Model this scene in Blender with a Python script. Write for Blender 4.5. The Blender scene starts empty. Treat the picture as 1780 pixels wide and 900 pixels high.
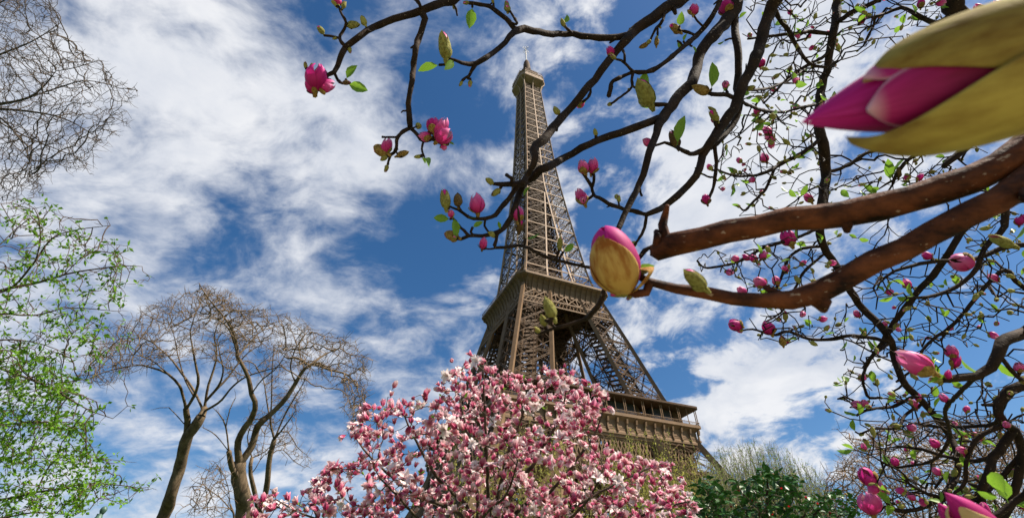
import bpy, math, random
import numpy as np
from mathutils import Vector, Matrix
random.seed(7)
rng = np.random.default_rng(7)
scene = bpy.context.scene
COL = scene.collection

# ------------------------------------------------------------------ camera
F, PITCH, ROLL, EYE = 871.87, math.radians(38.21), math.radians(-1.375), 1.6   # focal length in photo pixels (1780 wide)
_f = np.array([0, math.cos(PITCH), math.sin(PITCH)])
_r0 = np.array([1.0, 0, 0]); _u0 = np.cross(_r0, _f)
_r = math.cos(ROLL) * _r0 + math.sin(ROLL) * _u0
_u = -math.sin(ROLL) * _r0 + math.cos(ROLL) * _u0
CAMP = np.array([0, 0, EYE])
cam_d = bpy.data.cameras.new('camera'); cam = bpy.data.objects.new('camera', cam_d); COL.objects.link(cam)
cam_d.sensor_width = 36; cam_d.lens = 36 * F / 1780
cam_d.clip_start = 0.02; cam_d.clip_end = 4000
cam.matrix_world = Matrix(((_r[0], _u[0], -_f[0], 0), (_r[1], _u[1], -_f[1], 0), (_r[2], _u[2], -_f[2], EYE), (0, 0, 0, 1)))
cam_d.dof.use_dof = True; cam_d.dof.focus_distance = 1.6; cam_d.dof.aperture_fstop = 13
scene.camera = cam
def P(u, v, z):
    return CAMP + (_f + _r * (u - 890) / F - _u * (v - 450) / F) * z
def ray(u, v):
    d = P(u, v, 1) - CAMP
    return d / np.linalg.norm(d)
def pix(X):
    d = np.asarray(X) - CAMP; z = d @ _f
    return 890 + F * (d @ _r) / z, 450 - F * (d @ _u) / z, z

# ------------------------------------------------------------------ sun, sky, exposure
TOWER_ROT = 0.4376
SUN_EL = math.radians(50)
_a = math.radians(50)                                # the sun stands high to the right, a little behind the camera
_sd = np.array([math.sin(_a), -math.cos(_a)])
_sd = np.array([math.cos(TOWER_ROT) * _sd[0] - math.sin(TOWER_ROT) * _sd[1], math.sin(TOWER_ROT) * _sd[0] + math.cos(TOWER_ROT) * _sd[1]])
SUN = np.array([_sd[0] * math.cos(SUN_EL), _sd[1] * math.cos(SUN_EL), math.sin(SUN_EL)])
sl = bpy.data.lights.new('sun', 'SUN'); sl.energy = 5.0; sl.angle = math.radians(0.53); sl.color = (1, 0.91, 0.78)
so = bpy.data.objects.new('sun', sl); COL.objects.link(so)
so.rotation_euler = Vector(-SUN).to_track_quat('-Z', 'Y').to_euler()
scene.view_settings.view_transform = 'Standard'; scene.view_settings.look = 'None'
scene.view_settings.exposure = 0.95; scene.view_settings.gamma = 1.0
scene.view_settings.use_curve_mapping = False

world = bpy.data.worlds.new('World'); scene.world = world; world.use_nodes = True
nt = world.node_tree; nt.nodes.clear()
def nn(t, **kw):
    n = nt.nodes.new(t)
    for k, v in kw.items(): setattr(n, k, v)
    return n
def lk(a, b): nt.links.new(a, b)
def setin(sock, v):
    if hasattr(v, 'links'): lk(v, sock)
    else: sock.default_value = v
def M(op, a, b=None, c=None, clamp=False):
    n = nn('ShaderNodeMath', operation=op, use_clamp=clamp)
    for i, v in enumerate((a, b, c)):
        if v is not None: setin(n.inputs[i], v)
    return n.outputs[0]
def VM(op, a, b=None, scale=None):
    n = nn('ShaderNodeVectorMath', operation=op)
    setin(n.inputs[0], a)
    if b is not None: setin(n.inputs[1], b)
    if scale is not None: setin(n.inputs['Scale'], scale)
    return n.outputs['Value'] if op == 'DOT_PRODUCT' else n.outputs['Vector']
def NOISE(vec, scale, detail, rough, dist=0.0):
    n = nn('ShaderNodeTexNoise'); n.noise_dimensions = '3D'
    lk(vec, n.inputs['Vector']); n.inputs['Scale'].default_value = scale; n.inputs['Detail'].default_value = detail
    n.inputs['Roughness'].default_value = rough; n.inputs['Distortion'].default_value = dist
    return n
def SMOOTH(x, lo, hi):
    n = nn('ShaderNodeMapRange', interpolation_type='SMOOTHSTEP'); setin(n.inputs['Value'], x)
    n.inputs['From Min'].default_value = lo; n.inputs['From Max'].default_value = hi
    return n.outputs['Result']
def MIXC(f, a, b):
    n = nn('ShaderNodeMix', data_type='RGBA'); setin(n.inputs[0], f); setin(n.inputs[6], a); setin(n.inputs[7], b)
    return n.outputs[2]
sky = nn('ShaderNodeTexSky', sky_type='NISHITA'); sky.sun_disc = False
sky.sun_elevation = SUN_EL; sky.sun_rotation = math.atan2(SUN[0], SUN[1])
sky.altitude = 50; sky.air_density = 1.0; sky.dust_density = 0.8; sky.ozone_density = 3.0
hs = nn('ShaderNodeHueSaturation'); lk(sky.outputs[0], hs.inputs['Color'])
hs.inputs['Saturation'].default_value = 1.27; hs.inputs['Value'].default_value = 1.22
dirv = VM('NORMALIZE', nn('ShaderNodeTexCoord').outputs['Generated'])
sep = nn('ShaderNodeSeparateXYZ'); lk(dirv, sep.inputs[0])
den = M('ADD', M('MAXIMUM', sep.outputs[2], 0.0), 0.32)
comb = nn('ShaderNodeCombineXYZ'); lk(M('DIVIDE', sep.outputs[0], den), comb.inputs[0]); lk(M('DIVIDE', sep.outputs[1], den), comb.inputs[1])
q = comb.outputs[0]                                   # position on the cloud layer
# cloud banks (+) and clear gaps (-): bearing and height in the sky, size, amount
LOBES = [(100, 200, 260, .30), (300, 120, 170, .26), (430, 230, 140, .24), (560, 210, 110, .28), (640, 260, 90, .26), (700, 330, 60, .14),
         (150, 480, 160, .16), (60, 640, 120, .22), (60, 850, 120, .28), (260, 860, 100, .18), (400, 800, 110, .14), (560, 590, 90, .17), (680, 610, 90, .17),
         (480, 560, 90, .10), (640, 850, 200, .18), (330, 640, 90, .16), (230, 30, 150, .2), (500, 120, 90, .10), (760, 570, 60, .12),
         (200, 725, 70, -.26), (470, 705, 60, -.16), (620, 720, 60, -.18), (330, 740, 60, -.14),
         (420, 400, 70, -.14), (640, 420, 80, -.22), (720, 410, 80, -.28), (800, 430, 80, -.28), (740, 490, 60, -.22), (850, 330, 50, -.14),
         (500, 20, 50, -.16), (640, 40, 60, -.14), (730, 90, 60, -.24), (800, 110, 50, -.2), (820, 230, 45, -.22), (790, 190, 40, -.14), (860, 30, 50, -.10),
         (970, 80, 60, .10), (890, 200, 40, .10), (1010, 150, 50, .10), (1070, 100, 50, -.28), (1110, 160, 50, -.26), (1110, 40, 50, -.18), (1060, 230, 40, -.14),
         (1140, 190, 40, -.20), (1180, 60, 60, .16), (1250, 250, 110, .26), (1330, 150, 120, .26), (1400, 60, 90, .2), (1080, 300, 50, .04), (1050, 370, 50, -.18),
         (1150, 310, 60, .12), (1300, 340, 90, .22), (1400, 300, 110, .2), (1530, 90, 60, -.24), (1480, 150, 50, -.06), (1600, 300, 100, .16),
         (1120, 560, 60, .14), (1180, 500, 60, .06), (1240, 580, 55, -.28), (1180, 640, 50, -.24), (1150, 600, 30, -.1), (1290, 510, 50, -.1), (1350, 480, 80, .16),
         (1380, 640, 110, .26), (1290, 660, 70, .22), (1400, 560, 70, .16), (1250, 720, 60, .10), (1330, 740, 60, .06), (1480, 450, 70, .16), (1120, 680, 40, -.12),
         (1600, 540, 90, -.30), (1700, 440, 90, -.26), (1700, 580, 120, -.22), (1620, 640, 70, -.12), (1560, 750, 80, -.10), (1740, 700, 90, -.08), (1210, 640, 20, .2), (1500, 690, 70, -.05)]
cov = None
for (u, v, rad, amp) in LOBES:
    d = ray(u, v); k = 2.0 / (rad / F) ** 2
    amp *= .78 if amp > 0 else .74
    e = M('EXPONENT', M('MULTIPLY_ADD', VM('DOT_PRODUCT', dirv, tuple(d)), k, -k))
    cov = M('MULTIPLY', e, amp) if cov is None else M('MULTIPLY_ADD', e, amp, cov)
wn = NOISE(q, 3.0, 3, .5)
wq = VM('ADD', q, VM('SCALE', VM('SUBTRACT', wn.outputs['Color'], (.5, .5, .5)), scale=.16))
n1 = M('ADD', M('MULTIPLY', NOISE(wq, 4.0, 12, .62).outputs['Fac'], .62), M('MULTIPLY', NOISE(wq, 10.5, 8, .6, .3).outputs['Fac'], .38))
mp = nn('ShaderNodeMapping'); lk(wq, mp.inputs['Vector']); mp.inputs['Rotation'].default_value = (0, 0, math.radians(-40)); mp.inputs['Scale'].default_value = (1.0, 1.5, 1)
n2 = NOISE(mp.outputs[0], 6.0, 12, .60, .2).outputs['Fac']
leftness = SMOOTH(sep.outputs[0], .12, -.22)          # thin drawn-out cloud towards one side of the sky, puffs on the other
wisp = M('MULTIPLY', leftness, .45)
nmix = M('ADD', M('MULTIPLY', n1, M('SUBTRACT', 1.0, wisp)), M('MULTIPLY', n2, wisp))
dens0 = M('ADD', M('MULTIPLY_ADD', nmix, 3.1, -1.03), M('MULTIPLY', cov, .80))
mr = nn('ShaderNodeMapRange', interpolation_type='SMOOTHSTEP'); lk(dens0, mr.inputs['Value'])
mr.inputs['From Min'].default_value = .36; lk(M('MULTIPLY_ADD', leftness, .30, .78), mr.inputs['From Max'])
alpha = M('MULTIPLY', mr.outputs['Result'], .97)
# light on the cloud: the same noise a step nearer the sun
off = VM('ADD', wq, (float(SUN[0]) * .05, float(SUN[1]) * .05, 0))
n1s = NOISE(off, 4.2, 6, .55).outputs['Fac']
lit = M('MULTIPLY_ADD', M('SUBTRACT', n1, n1s), 2.2, .62)
lit = M('ADD', lit, M('MULTIPLY', M('SUBTRACT', NOISE(wq, 1.7, 5, .5).outputs['Fac'], .5), 1.5), clamp=True)
ccol = MIXC(lit, (5.4, 6.0, 7.2, 1), (9.0, 9.1, 9.4, 1))
final = MIXC(alpha, hs.outputs[0], ccol)
bg = nn('ShaderNodeBackground'); lk(final, bg.inputs['Color']); bg.inputs['Strength'].default_value = 0.052
wo = nn('ShaderNodeOutputWorld'); lk(bg.outputs[0], wo.inputs['Surface'])
world.cycles.sampling_method = 'MANUAL'; world.cycles.sample_map_resolution = 512
scene.cycles.max_bounces = 6; scene.cycles.transparent_max_bounces = 8

# ------------------------------------------------------------------ helpers
def tag(o, label=None, cat=None, group=None, kind=None):
    if label: o['label'] = label
    if cat: o['category'] = cat
    if group: o['group'] = group
    if kind: o['kind'] = kind
    return o
def empty(name, loc=(0, 0, 0), rz=0):
    o = bpy.data.objects.new(name, None); COL.objects.link(o)
    o.location = loc; o.rotation_euler = (0, 0, rz); o.empty_display_size = .2
    return o
def nrm(a):
    a = np.asarray(a, float); l = np.linalg.norm(a)
    return a / l if l > 1e-9 else a
class MB:
    def __init__(s): s.v = []; s.f = []; s.uv = None; s.mi = []
    def add(s, vs, fs, m=0):
        b = len(s.v); s.v.extend([tuple(map(float, p)) for p in vs]); s.f.extend([tuple(b + i for i in q) for q in fs]); s.mi.extend([m] * len(fs))
    def bar(s, p, q, w, h=None, up=(0, 0, 1), caps=False):
        p = np.asarray(p, float); q = np.asarray(q, float); d = nrm(q - p); up = np.asarray(up, float)
        x = np.cross(d, up)
        if np.linalg.norm(x) < 1e-3: x = np.cross(d, (1, 0.2, 0))
        x = nrm(x); y = np.cross(x, d); h = w if h is None else h
        o = [x * w / 2 + y * h / 2, -x * w / 2 + y * h / 2, -x * w / 2 - y * h / 2, x * w / 2 - y * h / 2]
        vs = [p + k for k in o] + [q + k for k in o]
        fs = [(0, 1, 5, 4), (1, 2, 6, 5), (2, 3, 7, 6), (3, 0, 4, 7)]
        if caps: fs += [(3, 2, 1, 0), (4, 5, 6, 7)]
        s.add(vs, fs)
    def box(s, lo, hi):
        x0, y0, z0 = lo; x1, y1, z1 = hi
        s.add([(x0, y0, z0), (x1, y0, z0), (x1, y1, z0), (x0, y1, z0), (x0, y0, z1), (x1, y0, z1), (x1, y1, z1), (x0, y1, z1)],
              [(0, 3, 2, 1), (4, 5, 6, 7), (0, 1, 5, 4), (1, 2, 6, 5), (2, 3, 7, 6), (3, 0, 4, 7)])
    def tube(s, pts, rad, n=6, m=0, cap=True, phase=0.0):
        pts = np.asarray(pts, float); K = len(pts)
        if K < 2: return
        t = np.gradient(pts, axis=0); t /= np.maximum(np.linalg.norm(t, axis=1), 1e-9)[:, None]
        x = np.cross(t[0], (0, 0, 1)); 
        if np.linalg.norm(x) < 1e-2: x = np.cross(t[0], (1, 0, 0))
        x = nrm(x); vs = []; an = np.arange(n) * 2 * math.pi / n + phase
        for i in range(K):
            x = nrm(x - t[i] * (x @ t[i])); y = np.cross(t[i], x)
            vs.append(pts[i] + rad[i] * (np.cos(an)[:, None] * x + np.sin(an)[:, None] * y))
        vs = np.concatenate(vs)
        fs = [(i * n + j, i * n + (j + 1) % n, (i + 1) * n + (j + 1) % n, (i + 1) * n + j) for i in range(K - 1) for j in range(n)]
        if cap:
            vs = np.concatenate([vs, [pts[-1] + t[-1] * rad[-1] * .6]]); e = (K - 1) * n
            fs += [(e + j, e + (j + 1) % n, K * n) for j in range(n)]
        s.add(vs, fs, m)
    def ring(s, profile, octo):            # profile: (half, z); octo(half) -> corner list; a lofted ring
        L = [[(x, y, z) for x, y in octo(h)] for h, z in profile]; n = len(L[0])
        s.add([p for l in L for p in l], [(i * n + j, i * n + (j + 1) % n, (i + 1) * n + (j + 1) % n, (i + 1) * n + j) for i in range(len(L) - 1) for j in range(n)])
    def build(s, name, mats, parent=None, smooth=False, uv=None):
        me = bpy.data.meshes.new(name); me.from_pydata(s.v, [], s.f)
        for m in (mats if isinstance(mats, (list, tuple)) else [mats]): me.materials.append(m)
        if any(s.mi): me.polygons.foreach_set('material_index', s.mi)
        if smooth: me.polygons.foreach_set('use_smooth', [True] * len(s.f))
        if uv is not None:
            l = me.uv_layers.new(name='UVMap'); a = np.array(uv, float)
            idx = np.empty(len(me.loops), int); me.loops.foreach_get('vertex_index', idx)
            l.data.foreach_set('uv', a[idx].ravel())
        me.update()
        o = bpy.data.objects.new(name, me); COL.objects.link(o)
        if parent is not None: o.parent = parent
        return o

def mat(name, col, col2=None, scale=5.0, rough=.7, spec=.15, bump=0.0, bscale=None, detail=6, transl=None, aniso=None, lo=.35, hi=.65, coord='Object', speck=None):
    m = bpy.data.materials.new(name); m.use_nodes = True; t = m.node_tree; b = t.nodes['Principled BSDF']
    b.inputs['Roughness'].default_value = rough; b.inputs['Specular IOR Level'].default_value = spec
    tc = t.nodes.new('ShaderNodeTexCoord'); src = tc.outputs[coord]
    if aniso:
        mp = t.nodes.new('ShaderNodeMapping'); mp.inputs['Scale'].default_value = aniso; t.links.new(src, mp.inputs[0]); src = mp.outputs[0]
    csock = None
    if col2 is not None:
        n = t.nodes.new('ShaderNodeTexNoise'); n.inputs['Scale'].default_value = scale; n.inputs['Detail'].default_value = detail; n.inputs['Roughness'].default_value = .6
        t.links.new(src, n.inputs['Vector'])
        r = t.nodes.new('ShaderNodeValToRGB'); r.color_ramp.elements[0].position = lo; r.color_ramp.elements[1].position = hi
        r.color_ramp.elements[0].color = (*col, 1); r.color_ramp.elements[1].color = (*col2, 1)
        t.links.new(n.outputs['Fac'], r.inputs[0]); csock = r.outputs[0]
        if speck:                                    # (scale, amount 0..1, colour): pale lenticels and lichen flecks
            vn = t.nodes.new('ShaderNodeTexNoise'); vn.inputs['Scale'].default_value = speck[0]; vn.inputs['Detail'].default_value = 3; t.links.new(src, vn.inputs['Vector'])
            vr = t.nodes.new('ShaderNodeMapRange'); vr.inputs['From Min'].default_value = speck[1]; vr.inputs['From Max'].default_value = speck[1] + .06; t.links.new(vn.outputs['Fac'], vr.inputs['Value'])
            vm = t.nodes.new('ShaderNodeMix'); vm.data_type = 'RGBA'; t.links.new(vr.outputs[0], vm.inputs[0]); t.links.new(csock, vm.inputs[6]); vm.inputs[7].default_value = (*speck[2], 1); csock = vm.outputs[2]
        t.links.new(csock, b.inputs['Base Color'])
    else: b.inputs['Base Color'].default_value = (*col, 1)
    if bump:
        n = t.nodes.new('ShaderNodeTexNoise'); n.inputs['Scale'].default_value = bscale or scale * 3; n.inputs['Detail'].default_value = 6
        t.links.new(src, n.inputs['Vector']); bp = t.nodes.new('ShaderNodeBump'); bp.inputs['Strength'].default_value = bump; bp.inputs['Distance'].default_value = .3 / (bscale or scale * 3)
        t.links.new(n.outputs['Fac'], bp.inputs['Height']); t.links.new(bp.outputs[0], b.inputs['Normal'])
    if transl:
        tr = t.nodes.new('ShaderNodeBsdfTranslucent')
        if csock is not None: t.links.new(csock, tr.inputs[0])
        else: tr.inputs[0].default_value = (*col, 1)
        mx = t.nodes.new('ShaderNodeMixShader'); mx.inputs[0].default_value = transl
        t.links.new(b.outputs[0], mx.inputs[1]); t.links.new(tr.outputs[0], mx.inputs[2])
        t.links.new(mx.outputs[0], t.nodes['Material Output'].inputs['Surface'])
    return m
def petal_mat(name, base, mid, tip, inner, p0=.25, p1=.6, transl=.35, rough=.5, vein=.15, rim=None):
    """colour runs along the petal (UV v: 0 at its base, 1 at its tip); the inner face is paler"""
    m = bpy.data.materials.new(name); m.use_nodes = True; t = m.node_tree; b = t.nodes['Principled BSDF']
    b.inputs['Roughness'].default_value = rough; b.inputs['Specular IOR Level'].default_value = .3
    uv = t.nodes.new('ShaderNodeUVMap'); sp = t.nodes.new('ShaderNodeSeparateXYZ'); t.links.new(uv.outputs[0], sp.inputs[0])
    no = t.nodes.new('ShaderNodeTexNoise'); no.inputs['Scale'].default_value = 3; no.inputs['Detail'].default_value = 5
    mp = t.nodes.new('ShaderNodeMapping'); mp.inputs['Scale'].default_value = (6, 1.2, 1); t.links.new(uv.outputs[0], mp.inputs[0]); t.links.new(mp.outputs[0], no.inputs['Vector'])
    a = t.nodes.new('ShaderNodeMath'); a.operation = 'MULTIPLY_ADD'; t.links.new(no.outputs['Fac'], a.inputs[0]); a.inputs[1].default_value = vein * 2; a.inputs[2].default_value = -vein
    s = t.nodes.new('ShaderNodeMath'); t.links.new(a.outputs[0], s.inputs[0]); t.links.new(sp.outputs[1], s.inputs[1])
    r = t.nodes.new('ShaderNodeValToRGB'); e = r.color_ramp.elements; e[0].position = p0; e[0].color = (*base, 1); e[1].position = 1.0; e[1].color = (*tip, 1)
    k = e.new(p1); k.color = (*mid, 1)
    t.links.new(s.outputs[0], r.inputs[0])
    col = r.outputs[0]
    if rim:                                          # a paler rim all round the petal
        def mm(op, *a):
            n = t.nodes.new('ShaderNodeMath'); n.operation = op
            for i, v in enumerate(a):
                if hasattr(v, 'links'): t.links.new(v, n.inputs[i])
                else: n.inputs[i].default_value = v
            return n.outputs[0]
        e2 = mm('MAXIMUM', mm('ABSOLUTE', mm('MULTIPLY_ADD', sp.outputs[0], 2, -1)), sp.outputs[1])
        sm_ = t.nodes.new('ShaderNodeMapRange'); sm_.interpolation_type = 'SMOOTHSTEP'; t.links.new(e2, sm_.inputs['Value']); sm_.inputs['From Min'].default_value = .80; sm_.inputs['From Max'].default_value = 1.0
        mr_ = t.nodes.new('ShaderNodeMix'); mr_.data_type = 'RGBA'; t.links.new(sm_.outputs[0], mr_.inputs[0]); t.links.new(col, mr_.inputs[6]); mr_.inputs[7].default_value = (*rim, 1); col = mr_.outputs[2]
    g = t.nodes.new('ShaderNodeNewGeometry'); mx = t.nodes.new('ShaderNodeMix'); mx.data_type = 'RGBA'
    t.links.new(g.outputs['Backfacing'], mx.inputs[0]); t.links.new(col, mx.inputs[6]); mx.inputs[7].default_value = (*inner, 1)
    t.links.new(mx.outputs[2], b.inputs['Base Color'])
    tr = t.nodes.new('ShaderNodeBsdfTranslucent'); t.links.new(mx.outputs[2], tr.inputs[0])
    ms = t.nodes.new('ShaderNodeMixShader'); ms.inputs[0].default_value = transl
    t.links.new(b.outputs[0], ms.inputs[1]); t.links.new(tr.outputs[0], ms.inputs[2]); t.links.new(ms.outputs[0], t.nodes['Material Output'].inputs['Surface'])
    return m

# ------------------------------------------------------------------ ground
gm = mat('lawn_green', (.022, .045, .012), (.05, .08, .02), scale=.8, rough=.9, bump=.5, bscale=40)
g = MB(); R = 3500
g.add([(-R, -R, 0), (R, -R, 0), (R, R, 0), (-R, R, 0)], [(0, 1, 2, 3)])
tag(g.build('ground', gm), kind='structure')
pm = mat('path_gravel', (.34, .29, .22), (.45, .40, .31), scale=30, rough=.95, bump=.4, bscale=200)
g = MB(); pth = [(-14, -4), (-4, -1.2), (4, -0.9), (13, -2.5)]
for (a, b) in zip(pth, pth[1:]):
    g.add([(a[0], a[1] - 1.3, .004), (b[0], b[1] - 1.3, .004), (b[0], b[1] + 1.1, .004), (a[0], a[1] + 1.1, .004)], [(0, 1, 2, 3)])
tag(g.build('path', pm), kind='structure')
pm2 = mat('esplanade_gravel', (.36, .32, .26), (.44, .40, .33), scale=2, rough=.95)
g = MB(); g.add([(-75, -75, .012), (75, -75, .012), (75, 75, .012), (-75, 75, .012)], [(0, 1, 2, 3)])
_c, _s = math.cos(TOWER_ROT), math.sin(TOWER_ROT)
TX, TY = _c * 86.692 - _s * 155.744, _s * 86.692 + _c * 155.744
o = g.build('esplanade_ground', pm2); o.location = (TX, TY, 0); o.rotation_euler = (0, 0, TOWER_ROT); tag(o, kind='structure')
# ------------------------------------------------------------------ the lattice tower
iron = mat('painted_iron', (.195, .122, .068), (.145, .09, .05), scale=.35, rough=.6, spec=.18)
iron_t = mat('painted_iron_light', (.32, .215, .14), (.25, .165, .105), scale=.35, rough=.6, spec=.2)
iron_shaded = mat('bracing_iron_shaded', (.10, .058, .030), (.074, .043, .022), scale=.35, rough=.6, spec=.15)  # darkened copy of the tower paint: the lattice's self-shadow put into the colour
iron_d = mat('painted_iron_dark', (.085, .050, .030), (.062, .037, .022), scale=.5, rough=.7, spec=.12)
glass_d = mat('gallery_glass', (.06, .065, .07), rough=.12, spec=.6)
foot_m = mat('footing_stone', (.36, .32, .26), (.44, .40, .33), scale=2, rough=.9)
tower = empty('lattice_tower', (TX, TY, 0), TOWER_ROT)
tag(tower, 'tall brown iron lattice tower with galleries rising behind the pink magnolia', 'tower')
_HZ = [0, 20, 40, 57.6, 68.8, 90, 108.8, 113, 124, 135, 144, 162, 181, 198, 222, 250, 266, 276]
_HH = [62.4, 49.5, 38.8, 31.6, 28.3, 23.0, 18.1, 16.9, 14.7, 13.4, 12.5, 10.85, 9.25, 8.15, 7.05, 5.9, 5.3, 5.0]
_WZ = [0, 57.6, 68.8, 108.8, 116, 124, 180, 276]
_WW = [25, 16.2, 14.3, 11.6, 10.2, 9.4, 9.3, 5.0]
def HZ(z): return float(np.interp(z, _HZ, _HH))
def WZ(z): return min(float(np.interp(z, _WZ, _WW)), HZ(z))
def lat(mb, p, q, w, n, t=.16, nrmv=None):
    """a laced girder: two chords and crossing laces"""
    p = np.asarray(p, float); q = np.asarray(q, float); d = nrm(q - p)
    s = nrm(np.cross(d, nrmv if nrmv is not None else (0, 0, 1))) * w / 2
    mb.bar(p + s, q + s, t); mb.bar(p - s, q - s, t)
    for i in range(n):
        a = p + (q - p) * i / n; b = p + (q - p) * (i + 1) / n
        mb.bar(a + s, b - s, t * .6); mb.bar(a - s, b + s, t * .6)
def corners(sx, sy, z):
    H, W = HZ(z), WZ(z)
    return [np.array((sx * H, sy * H, z)), np.array((sx * (H - W), sy * H, z)), np.array((sx * (H - W), sy * (H - W), z)), np.array((sx * H, sy * (H - W), z))]
lower = [0, 11, 22, 32, 42, 51.5, 57.6]
mid = [57.6, 69, 80, 91, 101.5, 105, 112]
for sx in (-1, 1):
    for sy in (-1, 1):
        cc4 = [MB() for _ in range(4)]; b = MB()
        for lv in (lower, mid):
            for za, zb in zip(lv, lv[1:]):
                A, B = corners(sx, sy, za), corners(sx, sy, zb)
                for i in range(4):
                    j = (i + 1) % 4
                    cc4[i].bar(A[i], B[i], 1.25 if lv is mid else 1.7, up=(sx, sy, 0))
                    nv = np.cross(B[j] - A[i], B[i] - A[j])
                    short = zb - za < 5
                    w, n = (.55, 7) if not short else (.3, 4)
                    lat(b, A[i], B[j], w * (1.2 if lv is lower else 1), n, nrmv=nv); lat(b, A[j], B[i], w * (1.2 if lv is lower else 1), n, nrmv=nv)
                    lat(b, B[i], B[j], .8, 7, nrmv=(0, 0, 1) if False else nv)
                    # secondary bracing in the panel
                    mA, mB = (A[i] + A[j]) / 2, (B[i] + B[j]) / 2; sA, sB = (A[i] + B[i]) / 2, (A[j] + B[j]) / 2
                    for (x, y) in ((mA, sA), (mA, sB), (mB, sA), (mB, sB), (mA, mB)): b.bar(x, y, .2)
                # inner frames, lift rails and stair flights
                cA, cB = sum(A) / 4, sum(B) / 4
                b.bar(A[0], B[2], .3); b.bar(A[1], B[3], .3); b.bar(A[2], B[0], .3); b.bar(A[3], B[1], .3)
                b.bar(B[0], B[2], .3); b.bar(B[1], B[3], .3)
                for k in range(4):
                    e = (A[k] - cA) * .42; e2 = (B[k] - cB) * .42
                    b.bar(cA + e, cB + e2, .55)
                    ns = 6
                    for t in range(ns):
                        s0 = cA + e + (cB + e2 - cA - e) * t / ns
                        ee = (A[(k + 1) % 4] - cA) * .42; ee2 = (B[(k + 1) % 4] - cB) * .42
                        s1 = cA + ee + (cB + ee2 - cA - ee) * (t + 1) / ns
                        b.bar(s0, s1, .3, .7)
        lg = b.build('leg', iron_shaded, tower)
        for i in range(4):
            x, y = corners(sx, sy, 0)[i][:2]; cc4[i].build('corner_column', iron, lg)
            c = MB(); c.box((x - 3, y - 3, 0), (x + 3, y + 3, 2.2)); c.build('footing', foot_m, lg)

def octo(ch):
    def f(h):
        c = ch
        return [(-h + c, -h), (h - c, -h), (h, -h + c), (h, h - c), (h - c, h), (-h + c, h), (-h, h - c), (-h, -h + c)]
    return f
def faces4(fn):
    """run fn for each of the four faces: fn(T) with T(along, out, z) -> point"""
    for k in range(4):
        a = k * math.pi / 2; ca, sa = round(math.cos(a)), round(math.sin(a))
        fn(lambda s, h, z, ca=ca, sa=sa: np.array((ca * s + sa * h, sa * s - ca * h, z)), k)

# first gallery: lattice girder, frieze with consoles, balcony, arcade, roof
fg = MB(); G1 = 35.35
fg.ring([(33.2, 51.2), (33.9, 51.2), (33.95, 52.0), (34.3, 52.0), (34.3, 52.7), (34.0, 53.0), (33.95, 56.2), (34.9, 57.0), (35.35, 57.2), (35.35, 58.0), (34.8, 58.0), (34.8, 57.6), (17, 57.6), (17, 57.0), (33.5, 56.8), (33.2, 51.2)], octo(.25))
first = fg.build('first_gallery', iron, tower)
cs = MB()
def f(T, k):
    for i in range(21):
        s = -34.2 + i * 68.4 / 20
        cs.bar(T(s, 34.2, 53.0), T(s, 34.2, 56.0), .42, .5, up=T(0, 1, 0), caps=True)
        cs.bar(T(s, 34.45, 55.4), T(s, 34.75, 56.7), .62, .75, up=T(0, 1, 0), caps=True)
        cs.bar(T(s, 34.35, 52.9), T(s, 34.35, 53.4), .62, .7, up=T(0, 1, 0), caps=True)
        if i < 20:
            for zz in (53.6, 54.1): cs.bar(T(s + .35, 34.02, zz), T(s + 3.07, 34.02, zz), .12, .12)
faces4(f); cs.build('console', iron, first)
rl = MB()
def f(T, k):
    rl.bar(T(-35.1, 35.1, 59.1), T(35.1, 35.1, 59.1), .14); rl.bar(T(-35.1, 35.1, 58.15), T(35.1, 35.1, 58.15), .12)
    for i in range(176):
        s = -35.1 + i * 70.2 / 175; rl.bar(T(s, 35.1, 58), T(s, 35.1, 59.1), .07)
faces4(f); rl.build('railing', iron, first)
ps = MB()
def f(T, k):
    for i in range(11):
        s = -34.6 + i * 69.2 / 10
        for e in (-.33, .33): ps.bar(T(s + e, 34.75, 58), T(s + e, 34.75, 63.6), .22)
        if i < 10: ps.bar(T(s + 3.46, 34.75, 58), T(s + 3.46, 34.75, 63.6), .14)
faces4(f); ps.build('post', iron, first)
rf = MB(); rf.ring([(26.5, 63.6), (35.7, 63.5), (35.85, 63.7), (35.85, 64.3), (35.6, 64.45), (26.5, 64.7), (26.5, 63.6)], octo(.8))
rf.build('roof', iron_d, first)
pv = MB()
def f(T, k):
    for (s0, s1) in ((-14, 14), (-30, -22), (20, 28)):
        h0, h1 = 27.5, 31.0
        P4 = [T(s0, h0, 57.7), T(s1, h0, 57.7), T(s1, h1, 57.7), T(s0, h1, 57.7)]
        Q4 = [p + np.array((0, 0, 5.8)) for p in P4]
        pv.add(P4 + Q4, [(0, 1, 5, 4), (1, 2, 6, 5), (2, 3, 7, 6), (3, 0, 4, 7)])
faces4(f); pv.build('pavilion', glass_d, first)
gd = MB()
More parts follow.
